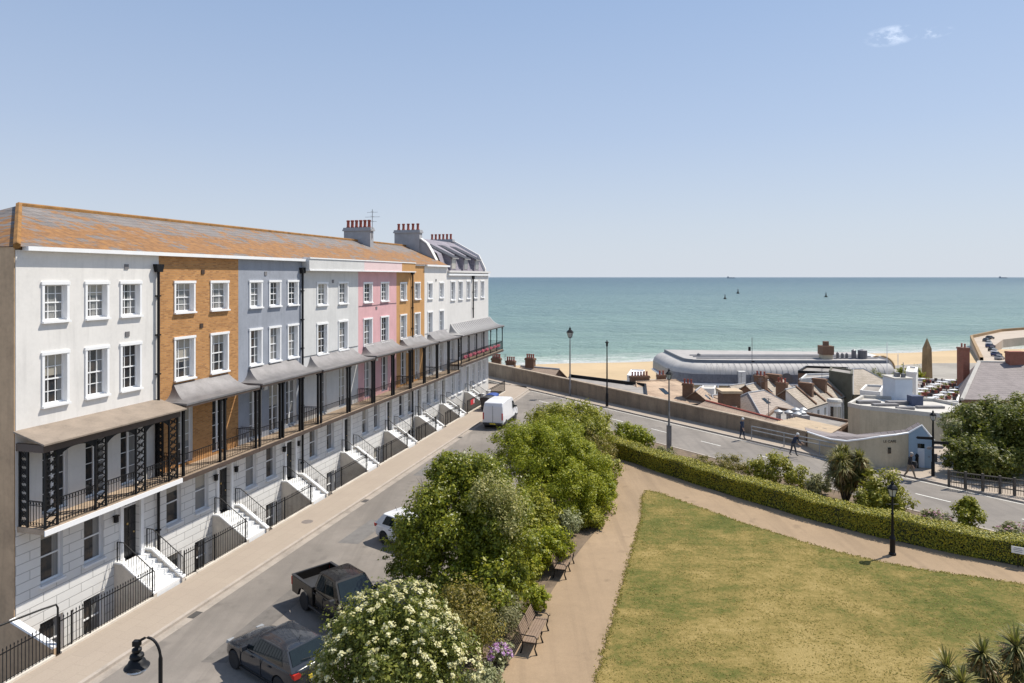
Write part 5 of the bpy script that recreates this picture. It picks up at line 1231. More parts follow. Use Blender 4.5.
# ------------------------------------------------------------------ people
def person(label, pos, ang, P, top, legs, hair, skin=(.42, .27, .19)):
    """P: joint dict in metres, x = facing"""
    t_ = [('pelvis', .15), ('waist', .135), ('chest', .17), ('neck', .062), ('chin', .075), ('head', .108), ('crown', .07)]
    V = []; E = []; Rr = []; ix = {}
    def vert(n, p, r): ix[n] = len(V); V.append(p); Rr.append(r); return ix[n]
    for n, r in t_: vert(n, P[n], r)
    E += [(ix[a], ix[b]) for a, b in zip([q[0] for q in t_], [q[0] for q in t_][1:])]
    for s in ('l', 'r'):
        vert('sh' + s, P['sh' + s], .075); vert('el' + s, P['el' + s], .05); vert('wr' + s, P['wr' + s], .036); 
        h = Vector(P['wr' + s]); d = (h - Vector(P['el' + s])).normalized(); vert('ha' + s, tuple(h + d * .08), .038)
        E += [(ix['chest'], ix['sh' + s]), (ix['sh' + s], ix['el' + s]), (ix['el' + s], ix['wr' + s]), (ix['wr' + s], ix['ha' + s])]
        vert('hp' + s, P['hp' + s], .10); vert('kn' + s, P['kn' + s], .07); vert('an' + s, P['an' + s], .05); a = Vector(P['an' + s]); vert('to' + s, tuple(a + Vector((.17, 0, -.045))), .04)
        E += [(ix['pelvis'], ix['hp' + s]), (ix['hp' + s], ix['kn' + s]), (ix['kn' + s], ix['an' + s]), (ix['an' + s], ix['to' + s])]
    me = bpy.data.meshes.new('person'); me.from_pydata(V, E, []); o = bpy.data.objects.new('body', me); COL.objects.link(o)
    m = o.modifiers.new('skin', 'SKIN'); m.use_smooth_shade = True
    sv = me.skin_vertices[0].data
    for i, r in enumerate(Rr): sv[i].radius = (r, r); sv[i].use_root = (i == 0)
    s2 = o.modifiers.new('sub', 'SUBSURF'); s2.levels = 2; s2.render_levels = 2
    bpy.context.view_layer.update(); bake(o); me = o.data
    for q in (skin, top, legs, (.03, .025, .02)): 
        nm = 'cloth_%.2f_%.2f_%.2f' % q; me.materials.append(bpy.data.materials.get(nm) or plain(nm, q, .8, .1, 6, world=False))
    jts = {k: Vector(v) for k, v in P.items()}
    for f in me.polygons:
        c = f.center; mi = 1
        if c.z > jts['neck'].z + .0: mi = 0
        elif c.z < .10: mi = 3
        elif c.z < jts['pelvis'].z + .02: mi = 2
        for s in ('l', 'r'):
            if (c - jts['wr' + s]).length < .12 or (c - jts['wr' + s] - (jts['wr' + s] - jts['el' + s]).normalized() * .1).length < .1: mi = 0
        f.material_index = mi
    t = thing('person', label, 'person', pos, ang); o.parent = t
    # five fingers and a thumb line on each hand
    fm = MB()
    for s in ('l', 'r'):
        w = Vector(P['wr' + s]); d = (w - Vector(P['el' + s])).normalized(); sd = d.cross(Vector((0, 1, 0))); sd = sd.normalized() if sd.length > .1 else Vector((1, 0, 0))
        h = w + d * .10
        for k, l in enumerate((.07, .08, .075, .06)):
            q = h + sd * (.024 * (k - 1.5)); fm.tube([q - d * .03, q + d * l * .6, q + d * l + Vector((0, .015 if s == 'r' else -.015, 0))], [.011, .01, .007], 5)
        q = w + d * .05 - sd * .04; fm.tube([w + d * .02, q, q + d * .045], [.013, .012, .008], 5)
    fm.build('fingers', me.materials[0], o, smooth=True)
    hm = MB(); hd = Vector(P['head']); hm.lathe([(.112, -.03), (.116, .02), (.1, .08), (.06, .118), (.0, .128)], 14, (hd.x - .012, hd.y, hd.z + .02)); hm.build('hair', plain('hair_%.2f' % hair[0], hair, .8, .2, 10, world=False) if ('hair_%.2f' % hair[0]) not in bpy.data.materials else bpy.data.materials['hair_%.2f' % hair[0]], o, smooth=True)
    for s in (-1, 1):
        MB().lathe([(0, -.012), (.013, 0), (0, .012)], 6, (hd.x + .098, hd.y + s * .036, hd.z + .0)).build('eye', M['black'], o, smooth=True); MB().lathe([(0, -.03), (.018, -.01), (.018, .015), (0, .03)], 6, (hd.x, hd.y + s * .108, hd.z - .01)).build('ear', me.materials[0], o, smooth=True)
    MB().tube([(hd.x + .10, hd.y, hd.z - .005), (hd.x + .13, hd.y, hd.z - .04)], .012, 5).build('nose', me.materials[0], o, smooth=True); MB().tube([(hd.x + .095, hd.y - .025, hd.z - .07), (hd.x + .095, hd.y + .025, hd.z - .07)], .007, 4).build('mouth', M['terracotta'], o)
    return t
def pose(stride=.25, lean=0.0, arml=(-.12, 0), armr=(.14, 0)):
    P = dict(pelvis=(0, 0, .93), waist=(.01 + lean * .3, 0, 1.1), chest=(.02 + lean, 0, 1.33), neck=(.03 + lean * 1.3, 0, 1.5), chin=(.05 + lean * 1.45, 0, 1.57), head=(.06 + lean * 1.55, 0, 1.65), crown=(.05 + lean * 1.6, 0, 1.73))
    for s, y, a in (('l', 1, arml), ('r', -1, armr)):
        P['sh' + s] = (lean, y * .19, 1.41); P['el' + s] = (lean + a[0], y * .25, 1.13); P['wr' + s] = (lean + a[0] * 1.2 + .1 + a[1], y * .23, .90 + a[1] * .6)
    P['hpl'] = (0, .1, .88); P['hpr'] = (0, -.1, .88)
    P['knl'] = (stride * .62, .1, .49); P['anl'] = (stride, .1, .09); P['knr'] = (-stride * .3, -.1, .48); P['anr'] = (-stride, -.1, .10)
    return P
walk = math.atan2(-.82, .57)
person('person in dark jacket and khaki trousers striding past the blue gable carrying a bag', at(909.5, 478.5), walk + .1, pose(.33, .05), (.018, .016, .02), (.22, .17, .12), (.30, .28, .26))
person('white-haired person in navy clothes walking down the pavement along the brown wall', at(742, 439), walk, pose(.15, .02), (.02, .03, .06), (.02, .028, .05), (.6, .6, .58))
person('person in dark blue top leaning over behind the galvanised guard rail', at(793, 455.5), walk, pose(.22, .22, (.1, .2), (.12, .2)), (.02, .03, .055), (.08, .08, .085), (.6, .58, .55))
bg = tag(MB().loft([[(-.16, -.1, 0), (.16, -.1, 0), (.16, .1, 0), (-.16, .1, 0)], [(-.2, -.12, .2), (.2, -.12, .2), (.2, .12, .2), (-.2, .12, .2)], [(-.15, -.07, .4), (.15, -.07, .4), (.15, .07, .4), (-.15, .07, .4)]], closed=True, caps=True).build('shoulder_bag', M['plastic'], None, at(909.5, 478.5) + Vector((.29, -.02, .75)), rz=walk), 'black bag carried at the hip of the striding person', 'bag')
# ------------------------------------------------------------------ lower town, beach, sea
G0 = -13.5
M['sand'] = plain('golden_sand', (.47, .345, .20), .95, .10, .05, bmp=.2)
M['lowground'] = plain('grey_promenade', (.30, .27, .23), .9, .2, .1)
M['tilebrown'] = tiled('brown_roof_tile', (.30, .21, .15), (.37, .27, .19)); M['tiletan'] = tiled('tan_roof_tile', (.27, .18, .12), (.46, .33, .22), .9, .42)
M['tilepink'] = tiled('pinkish_roof_tile', (.27, .215, .18), (.34, .275, .225)); M['slategrey'] = tiled('grey_slate', (.30, .27, .24), (.38, .345, .30)); M['slatepale'] = tiled('pale_slate', (.27, .22, .165), (.37, .31, .245)); M['slatepurple'] = tiled('purple_grey_slate', (.155, .128, .125), (.215, .18, .172))
M['brickbrown'] = brickmat('brown_brick', (.22, .12, .07), (.16, .085, .05), (.2, .15, .11)); M['brickred'] = brickmat('red_brick', (.33, .10, .06), (.26, .075, .045), (.28, .2, .15))
M['cream'] = plain('cream_render', (.52, .44, .31), .8, .1, .8, streak=.5); M['blue'] = plain('pale_blue_paint', (.27, .37, .47), .6, .07, 1.5, streak=.2)
M['towerblue'] = plain('blue_white_render', (.55, .60, .66), .7, .06, 1); M['dgreen'] = plain('dark_weathered_wall', (.11, .105, .075), .85, .2, 1.2)
M['flatroof'] = plain('pale_flat_roof', (.50, .47, .42), .85, .14, .6, bmp=.2); M['grimy'] = plain('grimy_flat_roof', (.27, .245, .22), .9, .25, .5); M['stone'] = plain('weathered_obelisk_stone', (.30, .195, .095), .85, .25, .5, streak=.4)
M['corr'] = plain('tan_corrugated_roof', (.50, .38, .25), .8, .15, 1.0)
lg = [V2(p, G0) for p in offset(kerbL, 1.5)[:8]]
structure(MB().poly(*(lg + [(60, 30, G0), (150, 30, G0), (160, 215, G0), (130, 214, G0), (60, 184, G0), (0, 174, G0), (-60, 165, G0), (-60, 130, G0)])).build('lower_ground', M['lowground']))
def shore(x): return 231.5 + .26 * x
mb = MB(); rows = []
for x in np.linspace(-120, 260, 60):
    y1 = shore(x) - .4 + 1.5 * math.sin(x * .11) ; y0 = 168 + .26 * x * .8
    rows.append([(x, y0 - 6, -13.7), (x, y0 + 18, -14.0), (x, y1 - 14, -15.4), (x, y1, -16.5), (x, y1 + 30, -18.5)])
structure(mb.loft(rows).build('beach', M['sand'], smooth=True))
def seamat():
    m, nt, b = newmat('sea_water'); g = nt.nodes.new('ShaderNodeNewGeometry'); s = nt.nodes.new('ShaderNodeSeparateXYZ'); nt.links.new(g.outputs['Position'], s.inputs[0])
    d = math_(nt, 'SUBTRACT', s.outputs[1], math_(nt, 'ADD', math_(nt, 'MULTIPLY', s.outputs[0], .26), 231.5))
    d = math_(nt, 'MAXIMUM', d, 0.0)
    n1 = noise(nt, g.outputs['Position'], .035, 5, .6)
    mp = nt.nodes.new('ShaderNodeMapping'); mp.inputs['Scale'].default_value = (.012, .09, 1); mp.inputs['Rotation'].default_value[2] = R(10); nt.links.new(g.outputs['Position'], mp.inputs[0])
    n2 = noise(nt, mp.outputs[0], 1.0, 6, .62)
    lg_ = nt.nodes.new('ShaderNodeMath'); lg_.operation = 'LOGARITHM'; nt.links.new(math_(nt, 'ADD', d, 1.0), lg_.inputs[0]); lg_.inputs[1].default_value = 10
    f = math_(nt, 'DIVIDE', math_(nt, 'ADD', lg_.outputs[0], math_(nt, 'MULTIPLY', math_(nt, 'SUBTRACT', n1, .5), .5)), 5.0)
    c = ramp(nt, f, [(.0, (.50, .49, .38)), (.2, (.38, .49, .38)), (.32, (.28, .41, .335)), (.48, (.17, .275, .25)), (.62, (.105, .18, .19)), (.72, (.055, .105, .13)), (.9, (.036, .075, .11))])
    c = mixc(nt, ramp(nt, n2, [(.35, .0), (.7, .35)]), c, (.05, .12, .13))
    # breaking foam along the sand
    wob = noise(nt, g.outputs['Position'], .09, 5, .65)
    band = ramp(nt, math_(nt, 'DIVIDE', math_(nt, 'ADD', d, math_(nt, 'MULTIPLY', wob, 22.0)), 60.0), [(.10, 1.0), (.28, .95), (.33, .2), (.40, .75), (.46, .15), (.56, .4), (.62, .0)])
    fo = math_(nt, 'MULTIPLY', band, ramp(nt, noise(nt, g.outputs['Position'], .35, 6, .7), [(.3, .35), (.6, 1.)]))
    c = mixc(nt, fo, c, (.75, .75, .70))
    # sun glitter painted as white specks, more of them out to the right
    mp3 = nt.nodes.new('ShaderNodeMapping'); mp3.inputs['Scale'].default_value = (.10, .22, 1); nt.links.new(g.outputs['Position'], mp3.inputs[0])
    glint = noise(nt, mp3.outputs[0], 1.0, 5, .7); right = ramp(nt, math_(nt, 'DIVIDE', s.outputs[0], 900.0), [(0, .0), (.25, .04), (.6, .06)])
    c = mixc(nt, ramp(nt, math_(nt, 'ADD', glint, right), [(.70, 0.), (.75, .75)]), c, (.8, .82, .8))
    # broad wind patches
    wp = nt.nodes.new('ShaderNodeMapping'); wp.inputs['Scale'].default_value = (.002, .012, 1); wp.inputs['Rotation'].default_value[2] = R(-6); nt.links.new(g.outputs['Position'], wp.inputs[0])
    c = mixc(nt, ramp(nt, noise(nt, wp.outputs[0], 1.0, 5, .6), [(.42, 0.), (.66, .4)]), c, (.06, .125, .14))
    nt.links.new(c, b.inputs['Base Color']); b.inputs['Roughness'].default_value = .3; b.inputs['Specular IOR Level'].default_value = .16
    mp2 = nt.nodes.new('ShaderNodeMapping'); mp2.inputs['Scale'].default_value = (.25, .55, 1); nt.links.new(g.outputs['Position'], mp2.inputs[0])
    h = noise(nt, mp2.outputs[0], 1.0, 8, .7); h2 = noise(nt, g.outputs['Position'], .05, 4, .6)
    bump(nt, b, math_(nt, 'ADD', h, math_(nt, 'MULTIPLY', h2, 3.0)), 1.0, 2.2)
    return m
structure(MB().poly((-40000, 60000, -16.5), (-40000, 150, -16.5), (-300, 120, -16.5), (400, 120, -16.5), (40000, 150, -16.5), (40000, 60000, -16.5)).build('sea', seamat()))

n_aer = [0]
def gabled(name, label, p, q, hw, ze, wallm, roofm, zb=G0, hip=0.0, chim=(), wins=(), group=None, over=.25, ridge=None, party=0, cat='house', hwb=None):
    p = Vector(p); q = Vector(q); L = (q - p).to_2d().length; a = math.atan2(q.y - p.y, q.x - p.x); zr = p.z
    if hwb is None: hwb = hw
    t = thing(name, label, cat, (p.x, p.y, zb), a, group); ze -= zb; zr -= zb
    e0, e1 = -hip, L + hip; w = MB()
    w.poly((e0, -hw, 0), (e1, -hw, 0), (e1, -hw, ze), (e0, -hw, ze)); w.poly((e0, hwb, 0), (e1, hwb, 0), (e1, hwb, ze), (e0, hwb, ze))
    if hip: w.poly((e0, -hw, 0), (e0, hwb, 0), (e0, hwb, ze), (e0, -hw, ze)); w.poly((e1, -hw, 0), (e1, hwb, 0), (e1, hwb, ze), (e1, -hw, ze))
    else:
        for x in (e0, e1): w.poly((x, -hw, 0), (x, hwb, 0), (x, hwb, ze), (x, 0, zr - .05), (x, -hw, ze))
    w.build('wall', wallm, t)
    r = MB(); o = over; k = (zr - ze) / hw * o; kb = (zr - ze) / hwb * o; th = .1; x0, x1 = e0 - o, e1 + o; rx0, rx1 = (0, L) if hip else (x0, x1)
    def sl(y, zz, base):
        r.poly((x0, y, zz), (x1, y, zz), (rx1, 0, base), (rx0, 0, base))
    for dz in (th, 0): sl(-hw - o, ze - k + dz, zr + dz); sl(hwb + o, ze - kb + dz, zr + dz)
    if hip:
        for dz in (th, 0): r.poly((x0, -hw - o, ze - k + dz), (x0, hwb + o, ze - kb + dz), (rx0, 0, zr + dz)); r.poly((x1, -hw - o, ze - k + dz), (x1, hwb + o, ze - kb + dz), (rx1, 0, zr + dz))
    rim = [(x0, -hw - o, ze - k), (x1, -hw - o, ze - k)] + ([] if hip else [(x1, 0, zr)]) + [(x1, hwb + o, ze - kb), (x0, hwb + o, ze - kb)] + ([] if hip else [(x0, 0, zr)])
    for A, B in zip(rim, rim[1:] + rim[:1]): r.poly(A, B, (B[0], B[1], B[2] + th), (A[0], A[1], A[2] + th))
    rf = r.build('roof', roofm, t)
    rd = MB(); rd.tube([(rx0, 0, zr + th), (rx1, 0, zr + th)], .13, 6)
    if hip:
        for sx, xx, rr in ((x0, 0, rx0), (x1, 0, rx1)):
            for y, z in ((-hw - o, ze - k), (hwb + o, ze - kb)): rd.tube([(sx, y, z + th), (rr, 0, zr + th)], .11, 5)
    rd.build('ridge_tile', ridge or M['cement'], rf)
    for k_ in range(party):
        x = L * (k_ + 1) / (party + 1)
        MB().prism([(-hw - .1, ze + .0), (-hw - .1, ze + .28), (0, zr + .36), (hwb + .1, ze + .28), (hwb + .1, ze)], lambda a_, b_, s: (x + s, a_, b_), -.16, .16).build('party_wall', M['brickbrown'], rf)
    for (cx, cy, lx, ly, zt, n, al) in chim: chimney(t, cx, cy, lx, ly, ze - .5, zt - zb, n, M['brickbrown'], al)
    gt = MB(); gt.tube([(x0, -hw - o - .04, ze - k + .02), (x1, -hw - o - .04, ze - k + .02)], .07, 5); gt.build('gutter', M['black'], t)
    if L > 3.5:
        sk = MB(); xx = L * .35; f0, f1 = .35, .62
        zf_ = lambda f: zr + (ze - zr) * f + th + .03
        sk.poly((xx, -hw * f1, zf_(f1)), (xx + .8, -hw * f1, zf_(f1)), (xx + .8, -hw * f0, zf_(f0)), (xx, -hw * f0, zf_(f0))); sk.build('skylight', M['carglass'], rf)
    if n_aer[0] % 2 == 0:
        ae = MB().tube([(L * .8, 0, zr), (L * .8, 0, zr + 2.0)], .035, 5)
        for q_ in (.3, .55, .8): ae.tube([(L * .8 - .45, .1, zr + 1.1 + q_), (L * .8 + .45, -.1, zr + 1.1 + q_)], .025, 4)
        ae.build('television_aerial', M['lead'], t)
    n_aer[0] += 1
    for (s, x, z, ww, hh) in wins:
        y = -hw if s < 0 else hwb
        f = MB().box(x - ww/2 - .06, x + ww/2 + .06, y - .05 if s < 0 else y + .002, y - .002 if s < 0 else y + .05, z - .06, z + hh + .06)
        f = f.build('window', M['trim'], t); yy = y - .056 if s < 0 else y + .056
        MB().poly((x - ww/2, yy, z), (x + ww/2, yy, z), (x + ww/2, yy, z + hh), (x - ww/2, yy, z + hh)).build('pane', M['glass'], f)
    return t
def flat(name, label, pts, zt, wallm, roofm, zb=G0, par=.35, cat='building', parm=None):
    c = sum((Vector(p).to_2d() for p in pts), Vector((0, 0))) / len(pts)
    t = thing(name, label, cat, (c.x, c.y, zb)); P = [(p[0] - c.x, p[1] - c.y) for p in pts]
    a = sum(P[i][0] * P[(i+1) % len(P)][1] - P[(i+1) % len(P)][0] * P[i][1] for i in range(len(P)))
    if a < 0: P = P[::-1]
    H = zt - zb; m = MB().loft([[V2(p, 0) for p in P], [V2(p, H) for p in P]], closed=True); m.build('wall', wallm, t)
    MB().poly(*[V2(p, H - .02) for p in P]).build('roof', roofm, t)
    if par:
        q = MB(); n = len(P)
        for i in range(n):
            A = Vector(P[i]); B = Vector(P[(i + 1) % n]); u = (B - A).normalized(); nn = Vector((-u.y, u.x)) * .25
            q.loft([[V2(A - nn * .12, H - .12), V2(A - nn * .12, H + par), V2(A + nn, H + par), V2(A + nn, H - .0)], [V2(B - nn * .12, H - .12), V2(B - nn * .12, H + par), V2(B + nn, H + par), V2(B + nn, H - .0)]], closed=True, caps=True)
        q.build('parapet', parm or wallm, t)
    return t
# left end, just beyond the parapet
t = gabled('cottage', 'dark roofed cottage with pale clay pots beyond the wall at the left', at(478, 365.5, -1), at(512, 367, -1), 3.5, -3, M['brickbrown'], M['tilebrown'], chim=((3.2, 0, 1.5, .7, .35, 5, 'x'), (5.4, .8, 1.5, .7, -.1, 4, 'x')))
t = gabled('cottage', 'dark gabled cottage with four tall clay pots beyond the wall, left of the flat roof', at(522, 366.5, -1.2), at(558, 369.5, -1.2), 3.6, -3.4, M['brickbrown'], M['tilebrown'], chim=((1.6, 0, 1.6, .7, .3, 4, 'x'),))
flat('flat_roofed_building', 'long low grimy flat roof with black edge behind the tall black lamp post', [at(566, 385, -3), at(648, 403, -3), at(646, 386.5, -3), at(570, 376.8, -3)], -3, M['brickbrown'], M['grimy'], par=.45, parm=M['black'])
flat('kiosk', 'small white-roofed kiosk by the sand left of the domed pavilion', [at(627, 376, -8.5), at(641, 377, -8.5), at(645, 370.5, -8.5), at(631, 370, -8.5)], -8.5, M['white'], M['trim'], par=.2)
gabled('tiled_building', 'tan tiled hip roof with row of tall orange chimney pots before the pavilion', at(636, 382, -2.6), at(676, 380.5, -2.6), 8.5, -4.6, M['brickbrown'], M['tiletan'], hip=3.0, chim=((.8, .5, 3.0, .8, -1.75, 6, 'x'), (4.6, .8, 1.2, .8, -1.75, 2, 'x')), ridge=M['tiletan'], hwb=4)
gabled('cottage', 'dark brick gable-fronted house with sunlit brown roof slope and red pots', at(695.5, 391.5, -3), at(700.5, 387.5, -3), 3.0, -5.3, M['brickbrown'], M['tilebrown'], chim=((.6, 1.2, .6, 1.5, -2.0, 3, 'y'),))
t = thing('stair_tower', 'dark square brick stair tower with golden flat cap among the roofs', 'building', atY(729, 400, 95).xy.to_3d() + Vector((0, 0, G0)))
MB().box(-1.2, 1.2, -1.2, 1.2, 0, 11.0).build('wall', M['brickbrown'], t); MB().box(-1.45, 1.45, -1.45, 1.45, 11.002, 11.35).build('roof', M['corr'], t); MB().box(-.05, .5, -1.9, -1.2, 0, 9.3).build('chimney_flue', M['cream'], t)
gabled('house', 'hipped pinkish tiled roof between the stair tower and the white-walled terrace', at(748, 393.5, -3), at(764, 391, -3), 3.6, -5.2, M['brickbrown'], M['tilepink'], hip=2.2)
gabled('terrace_row', 'pale slate roofed row with dark chimney stacks behind the pinkish hip roof', at(746, 385.5, -3), at(780, 378.0, -3), 3.2, -5.3, M['brickbrown'], M['slatepale'], chim=((3.5, -.6, .9, 1.8, -1.75, 3, 'y'), (8.2, -.4, .9, 2.2, -2.0, 0, 'y')), party=2)
gabled('terrace_row', 'white-walled terrace with grey slate slopes split by dark party walls', at(786, 390, -3), at(830, 378.5, -3), 3.0, -5.2, M['white'], M['slatepale'], chim=((4.6, -1.0, .7, 2.0, -2.3, 0, 'y'), (9.6, -1.0, .7, 2.0, -2.2, 0, 'y'), (.4, .8, .8, 1.5, -2, 3, 'y')), party=4, wins=[(-1, x, z, .8, 1.2) for x in (1.5, 4, 6.5, 9) for z in (6.3, 3.5)] + [(-1, 12.2, 4.2, 1.0, 2.6), (-1, 14.4, 4.2, 1.0, 2.6)])
t = thing('bay_tower', 'round white bay tower at the end of the slate-roofed terrace', 'building', atY(834.5, 405, 96).xy.to_3d() + Vector((0, 0, G0)))
MB().lathe([(.85, 0), (.85, 9.4)], 16).build('wall', M['white'], t); MB().lathe([(1.0, 9.4), (1.02, 9.6), (.9, 9.85), (0, 10.0)], 16).build('roof', M['flatroof'], t)
for a in (-2.4, -1.9, -1.3, -.8): MB().box(-.2, .2, -.88, -.84, 6.6, 8.9).build('window', M['glass'], t, rz=a + 1.57)
flat('plain_block', 'dark windowless brick block at the end of the slate terrace', [atY(829, 380, 110), atY(852, 380, 106), atY(853, 380, 111), atY(831, 380, 115)], -1.75, M['dgreen'], M['grimy'], par=.2)
gabled('hall', 'pale hip-roofed hall left of the blue-white stair tower', at(853, 369.5, -1.8), at(863, 369.2, -1.8), 5.0, -4.9, M['cream'], M['slatepale'], hip=3.8)
gabled('tiled_shed', 'low brown roof with red ridge tiles directly behind the parapet wall', (21.9, 76.5, -.5), (26.3, 65.5, -.5), 3.3, -1.7, M['brickbrown'], M['tilebrown'], ridge=M['terracotta'])
t = flat('kitchen_building', 'grimy flat roof crowded with steel extractor cowls behind the low brown roof', [(26.6, 73), (31, 66.5), (36, 72), (31, 80)], -1.9, M['brickbrown'], M['grimy'], par=.25)
for k in range(6):
    p = Vector((random.uniform(-2.6, 1.6), random.uniform(-3.0, 2.5), 11.6)); MB().lathe([(.25, 0), (.25, .7), (.45, .8), (.45, 1.0), (.1, 1.2)], 12, p).build('extractor_cowl', M['silver'], t, smooth=True)
MB().box(-1.6, .2, -1.0, .6, 11.58, 12.4).build('roof_plant', M['zinc'], t)
# striped roof and curved wall building beside the paved bend
t = thing('lean_to', 'tan striped lean-to roof rising just above the parapet wall by the guard rail', 'building', (25, 57, -6))
c = MB(); R0 = [at(764, 424.5, .95), at(797, 417.5, .75), at(842, 427.5, .75), at(824, 438.0, 1.0)]
o = Vector((25, 57, -6)); a, b_, c_, d_ = [p - o for p in R0]; n = 26; rows = []
for k in range(n + 1):
    f = k / n; up = .07 if k % 2 else 0
    rows.append([a.lerp(b_, f) * 1 + Vector((0, 0, up)), d_.lerp(c_, f) + Vector((0, 0, up))])
rows2 = rows; c.loft(rows2); c.build('roof', M['corr'], t)
w = MB().loft([[(p.x, p.y, 0) for p in (a, b_, c_, d_)], [tuple(p - Vector((0, 0, .06))) for p in (a, b_, c_, d_)]], closed=True); w.build('wall', M['brickbrown'], t)
cw = [(23.5, 54.3, 1.15), (23.6, 52.6, 1.25), (23.9, 51.2, 1.3), (24.5, 50.0, 1.45), (25.2, 49.1, 1.8), (26.1, 48.45, 2.15), (27.2, 48.35, 2.3), (28.3, 48.75, 2.35)]
t = thing('lavatory_block', 'cream curved-wall block with pale blue gable end at the road bend', 'building', (26, 50, 0)); O = Vector((26, 50, 0))
m = MB().loft([[(x - 26, y - 50, -.1) for x, y, z in cw], [(x - 26, y - 50, z) for x, y, z in cw]]); m.build('wall', M['cream'], t, smooth=True)
gl, gr, ga = Vector((28.31, 48.75, 2.35)) - O, Vector((29.75, 48.15, 1.95)) - O, Vector((29.05, 48.42, 2.95)) - O
bl, br = Vector((gl.x, gl.y, -.1)), Vector((gr.x, gr.y, -.1)); sd = Vector((.45, 1.2, 0))
g = MB().poly(bl, br, gr, ga, gl); g.poly(br, br + sd, gr + sd, gr); g.poly(bl + sd, br + sd, gr + sd, ga + sd, gl + sd)
g.build('gable_wall', M['blue'], t)
r = MB(); top = [Vector((x - 26, y - 50, z)) for x, y, z in cw]
bk = [Vector((24.6, 57.5, .9)) - O, Vector((26, 57, .9)) - O, Vector((28, 55.5, .7)) - O, gl + sd]
r.poly(*(top + bk[::-1])); rf = r.build('roof', M['slatepurple'], t)
MB().poly(gl + Vector((0, 0, .02)), ga, ga + sd, gl + sd + Vector((0, 0, .02))).poly(ga, gr, gr + sd, ga + sd).build('gable_roof', M['slatepurple'], t)
cp = MB(); cp.tube([p + Vector((0, 0, .03)) for p in top] + [ga + Vector((0, 0, .04)), gr + Vector((0, 0, .03))], .07, 5); cp.build('coping', M['trim'], t)
u = (gr - gl).to_2d().normalized(); nrm = Vector((u.y, -u.x, 0)) * .02; U = Vector((u.x, u.y, 0))
def onface(x0, x1, z0, z1, name, mat, k=1): b0 = Vector((gl.x, gl.y, 0)) + nrm * k; MB().poly(b0 + U * x0 + Vector((0, 0, z0)), b0 + U * x1 + Vector((0, 0, z0)), b0 + U * x1 + Vector((0, 0, z1)), b0 + U * x0 + Vector((0, 0, z1))).build(name, mat, t)
onface(.55, .98, 0, 1.35, 'door', M['towerblue']); onface(.55, .98, 1.36, 1.68, 'fanlight', M['carglass']); onface(1.2, 1.3, .75, .85, 'door_plate', M['bluegrey_door'])
MB().poly(*[Vector((26.62 - 26, 48.38 - 50, 1.0)) + Vector((x, -.03, z)) for x, z in ((0, 0), (.22, 0), (.22, .42), (0, .42))]).build('vent_window', M['carglass'], t)
cu = bpy.data.curves.new('wall_lettering', 'FONT'); cu.body = 'LE CAFE'; cu.size = .26; cu.extrude = .006; cu.align_x = 'CENTER'
lo_ = bpy.data.objects.new('wall_lettering', cu); COL.objects.link(lo_); lo_.parent = t; lo_.location = (26.72 - 26, 48.31 - 50, 1.78); lo_.rotation_euler = (R(90), 0, R(2)); cu.materials.append(M['black'])
bpy.context.view_layer.update(); me_ = bpy.data.meshes.new_from_object(lo_.evaluated_get(bpy.context.evaluated_depsgraph_get())); lo2 = bpy.data.objects.new('wall_lettering', me_); COL.objects.link(lo2); lo2.parent = t; lo2.location = lo_.location; lo2.rotation_euler = lo_.rotation_euler; bpy.data.objects.remove(lo_)
# cream flat-roofed building
cb = flat('flat_roofed_building', 'big cream building with white flat roof right of the curved-wall block', [at(848, 405.5, .8), at(860, 408, .8), at(946, 417, .8), at(962, 406.5, .8), at(935, 401, .8), at(862, 397.5, .8)], .8, M['cream'], M['flatroof'], zb=-6, par=.28, parm=M['flatroof'])
c0 = cb.location
for px, py, l, w, h in ((868, 403, 2.2, .8, .25), (885, 405.5, 2.4, .7, .2), (902, 404, 3.0, .8, .3), (915, 405, 1.1, .9, .95), (930, 408, 2.6, .5, .2), (905, 409.5, 1.6, .5, .25)):
    p = at(px, py, .8) - c0; MB().box(p.x - l/2, p.x + l/2, p.y - w/2, p.y + w/2, p.z - .0, p.z + h).build('roof_light', M['lead'] if h < .5 else plain('navy_unit', (.06, .075, .13), .6, .1, 2), cb)
t = thing('stair_tower', 'blue-white stair tower with sloped wing standing behind the cream building', 'building', atY(899.5, 402, 71).xy.to_3d() + Vector((0, 0, -6)))
MB().box(-.88, .88, -.8, 1.6, 0, 9.0).build('wall', M['towerblue'], t); MB().box(-.98, .98, -.9, 1.7, 9.002, 9.12).build('roof', M['flatroof'], t)
MB().prism([(.882, 0), (2.1, 0), (2.1, 6.9), (.882, 7.7)], lambda a, b, s: (a, s, b), -.6, .8).build('sloped_wing', M['white'], t)
for k in range(6): x, y, l = random.uniform(-.7, .6), random.uniform(-.5, 1.3), random.uniform(.2, .45); MB().box(x - l/2, x + l/2, y - l/2, y + l/2, 9.12, 9.12 + random.uniform(.2, .6)).build('roof_plant', random.choice([M['lead'], M['zincdark'], M['silver']]), t)
MB().tube([(.5, .2, 9.1), (.5, .2, 10.6)], .04, 5).build('aerial', M['silver'], t)
flat('white_block', 'narrow white rendered block behind the blue-white stair tower', [atY(906, 380, 80), atY(916, 380, 79), atY(918, 380, 84), atY(908, 380, 85)], 2.3, M['white'], M['flatroof'], zb=-6, par=.15)
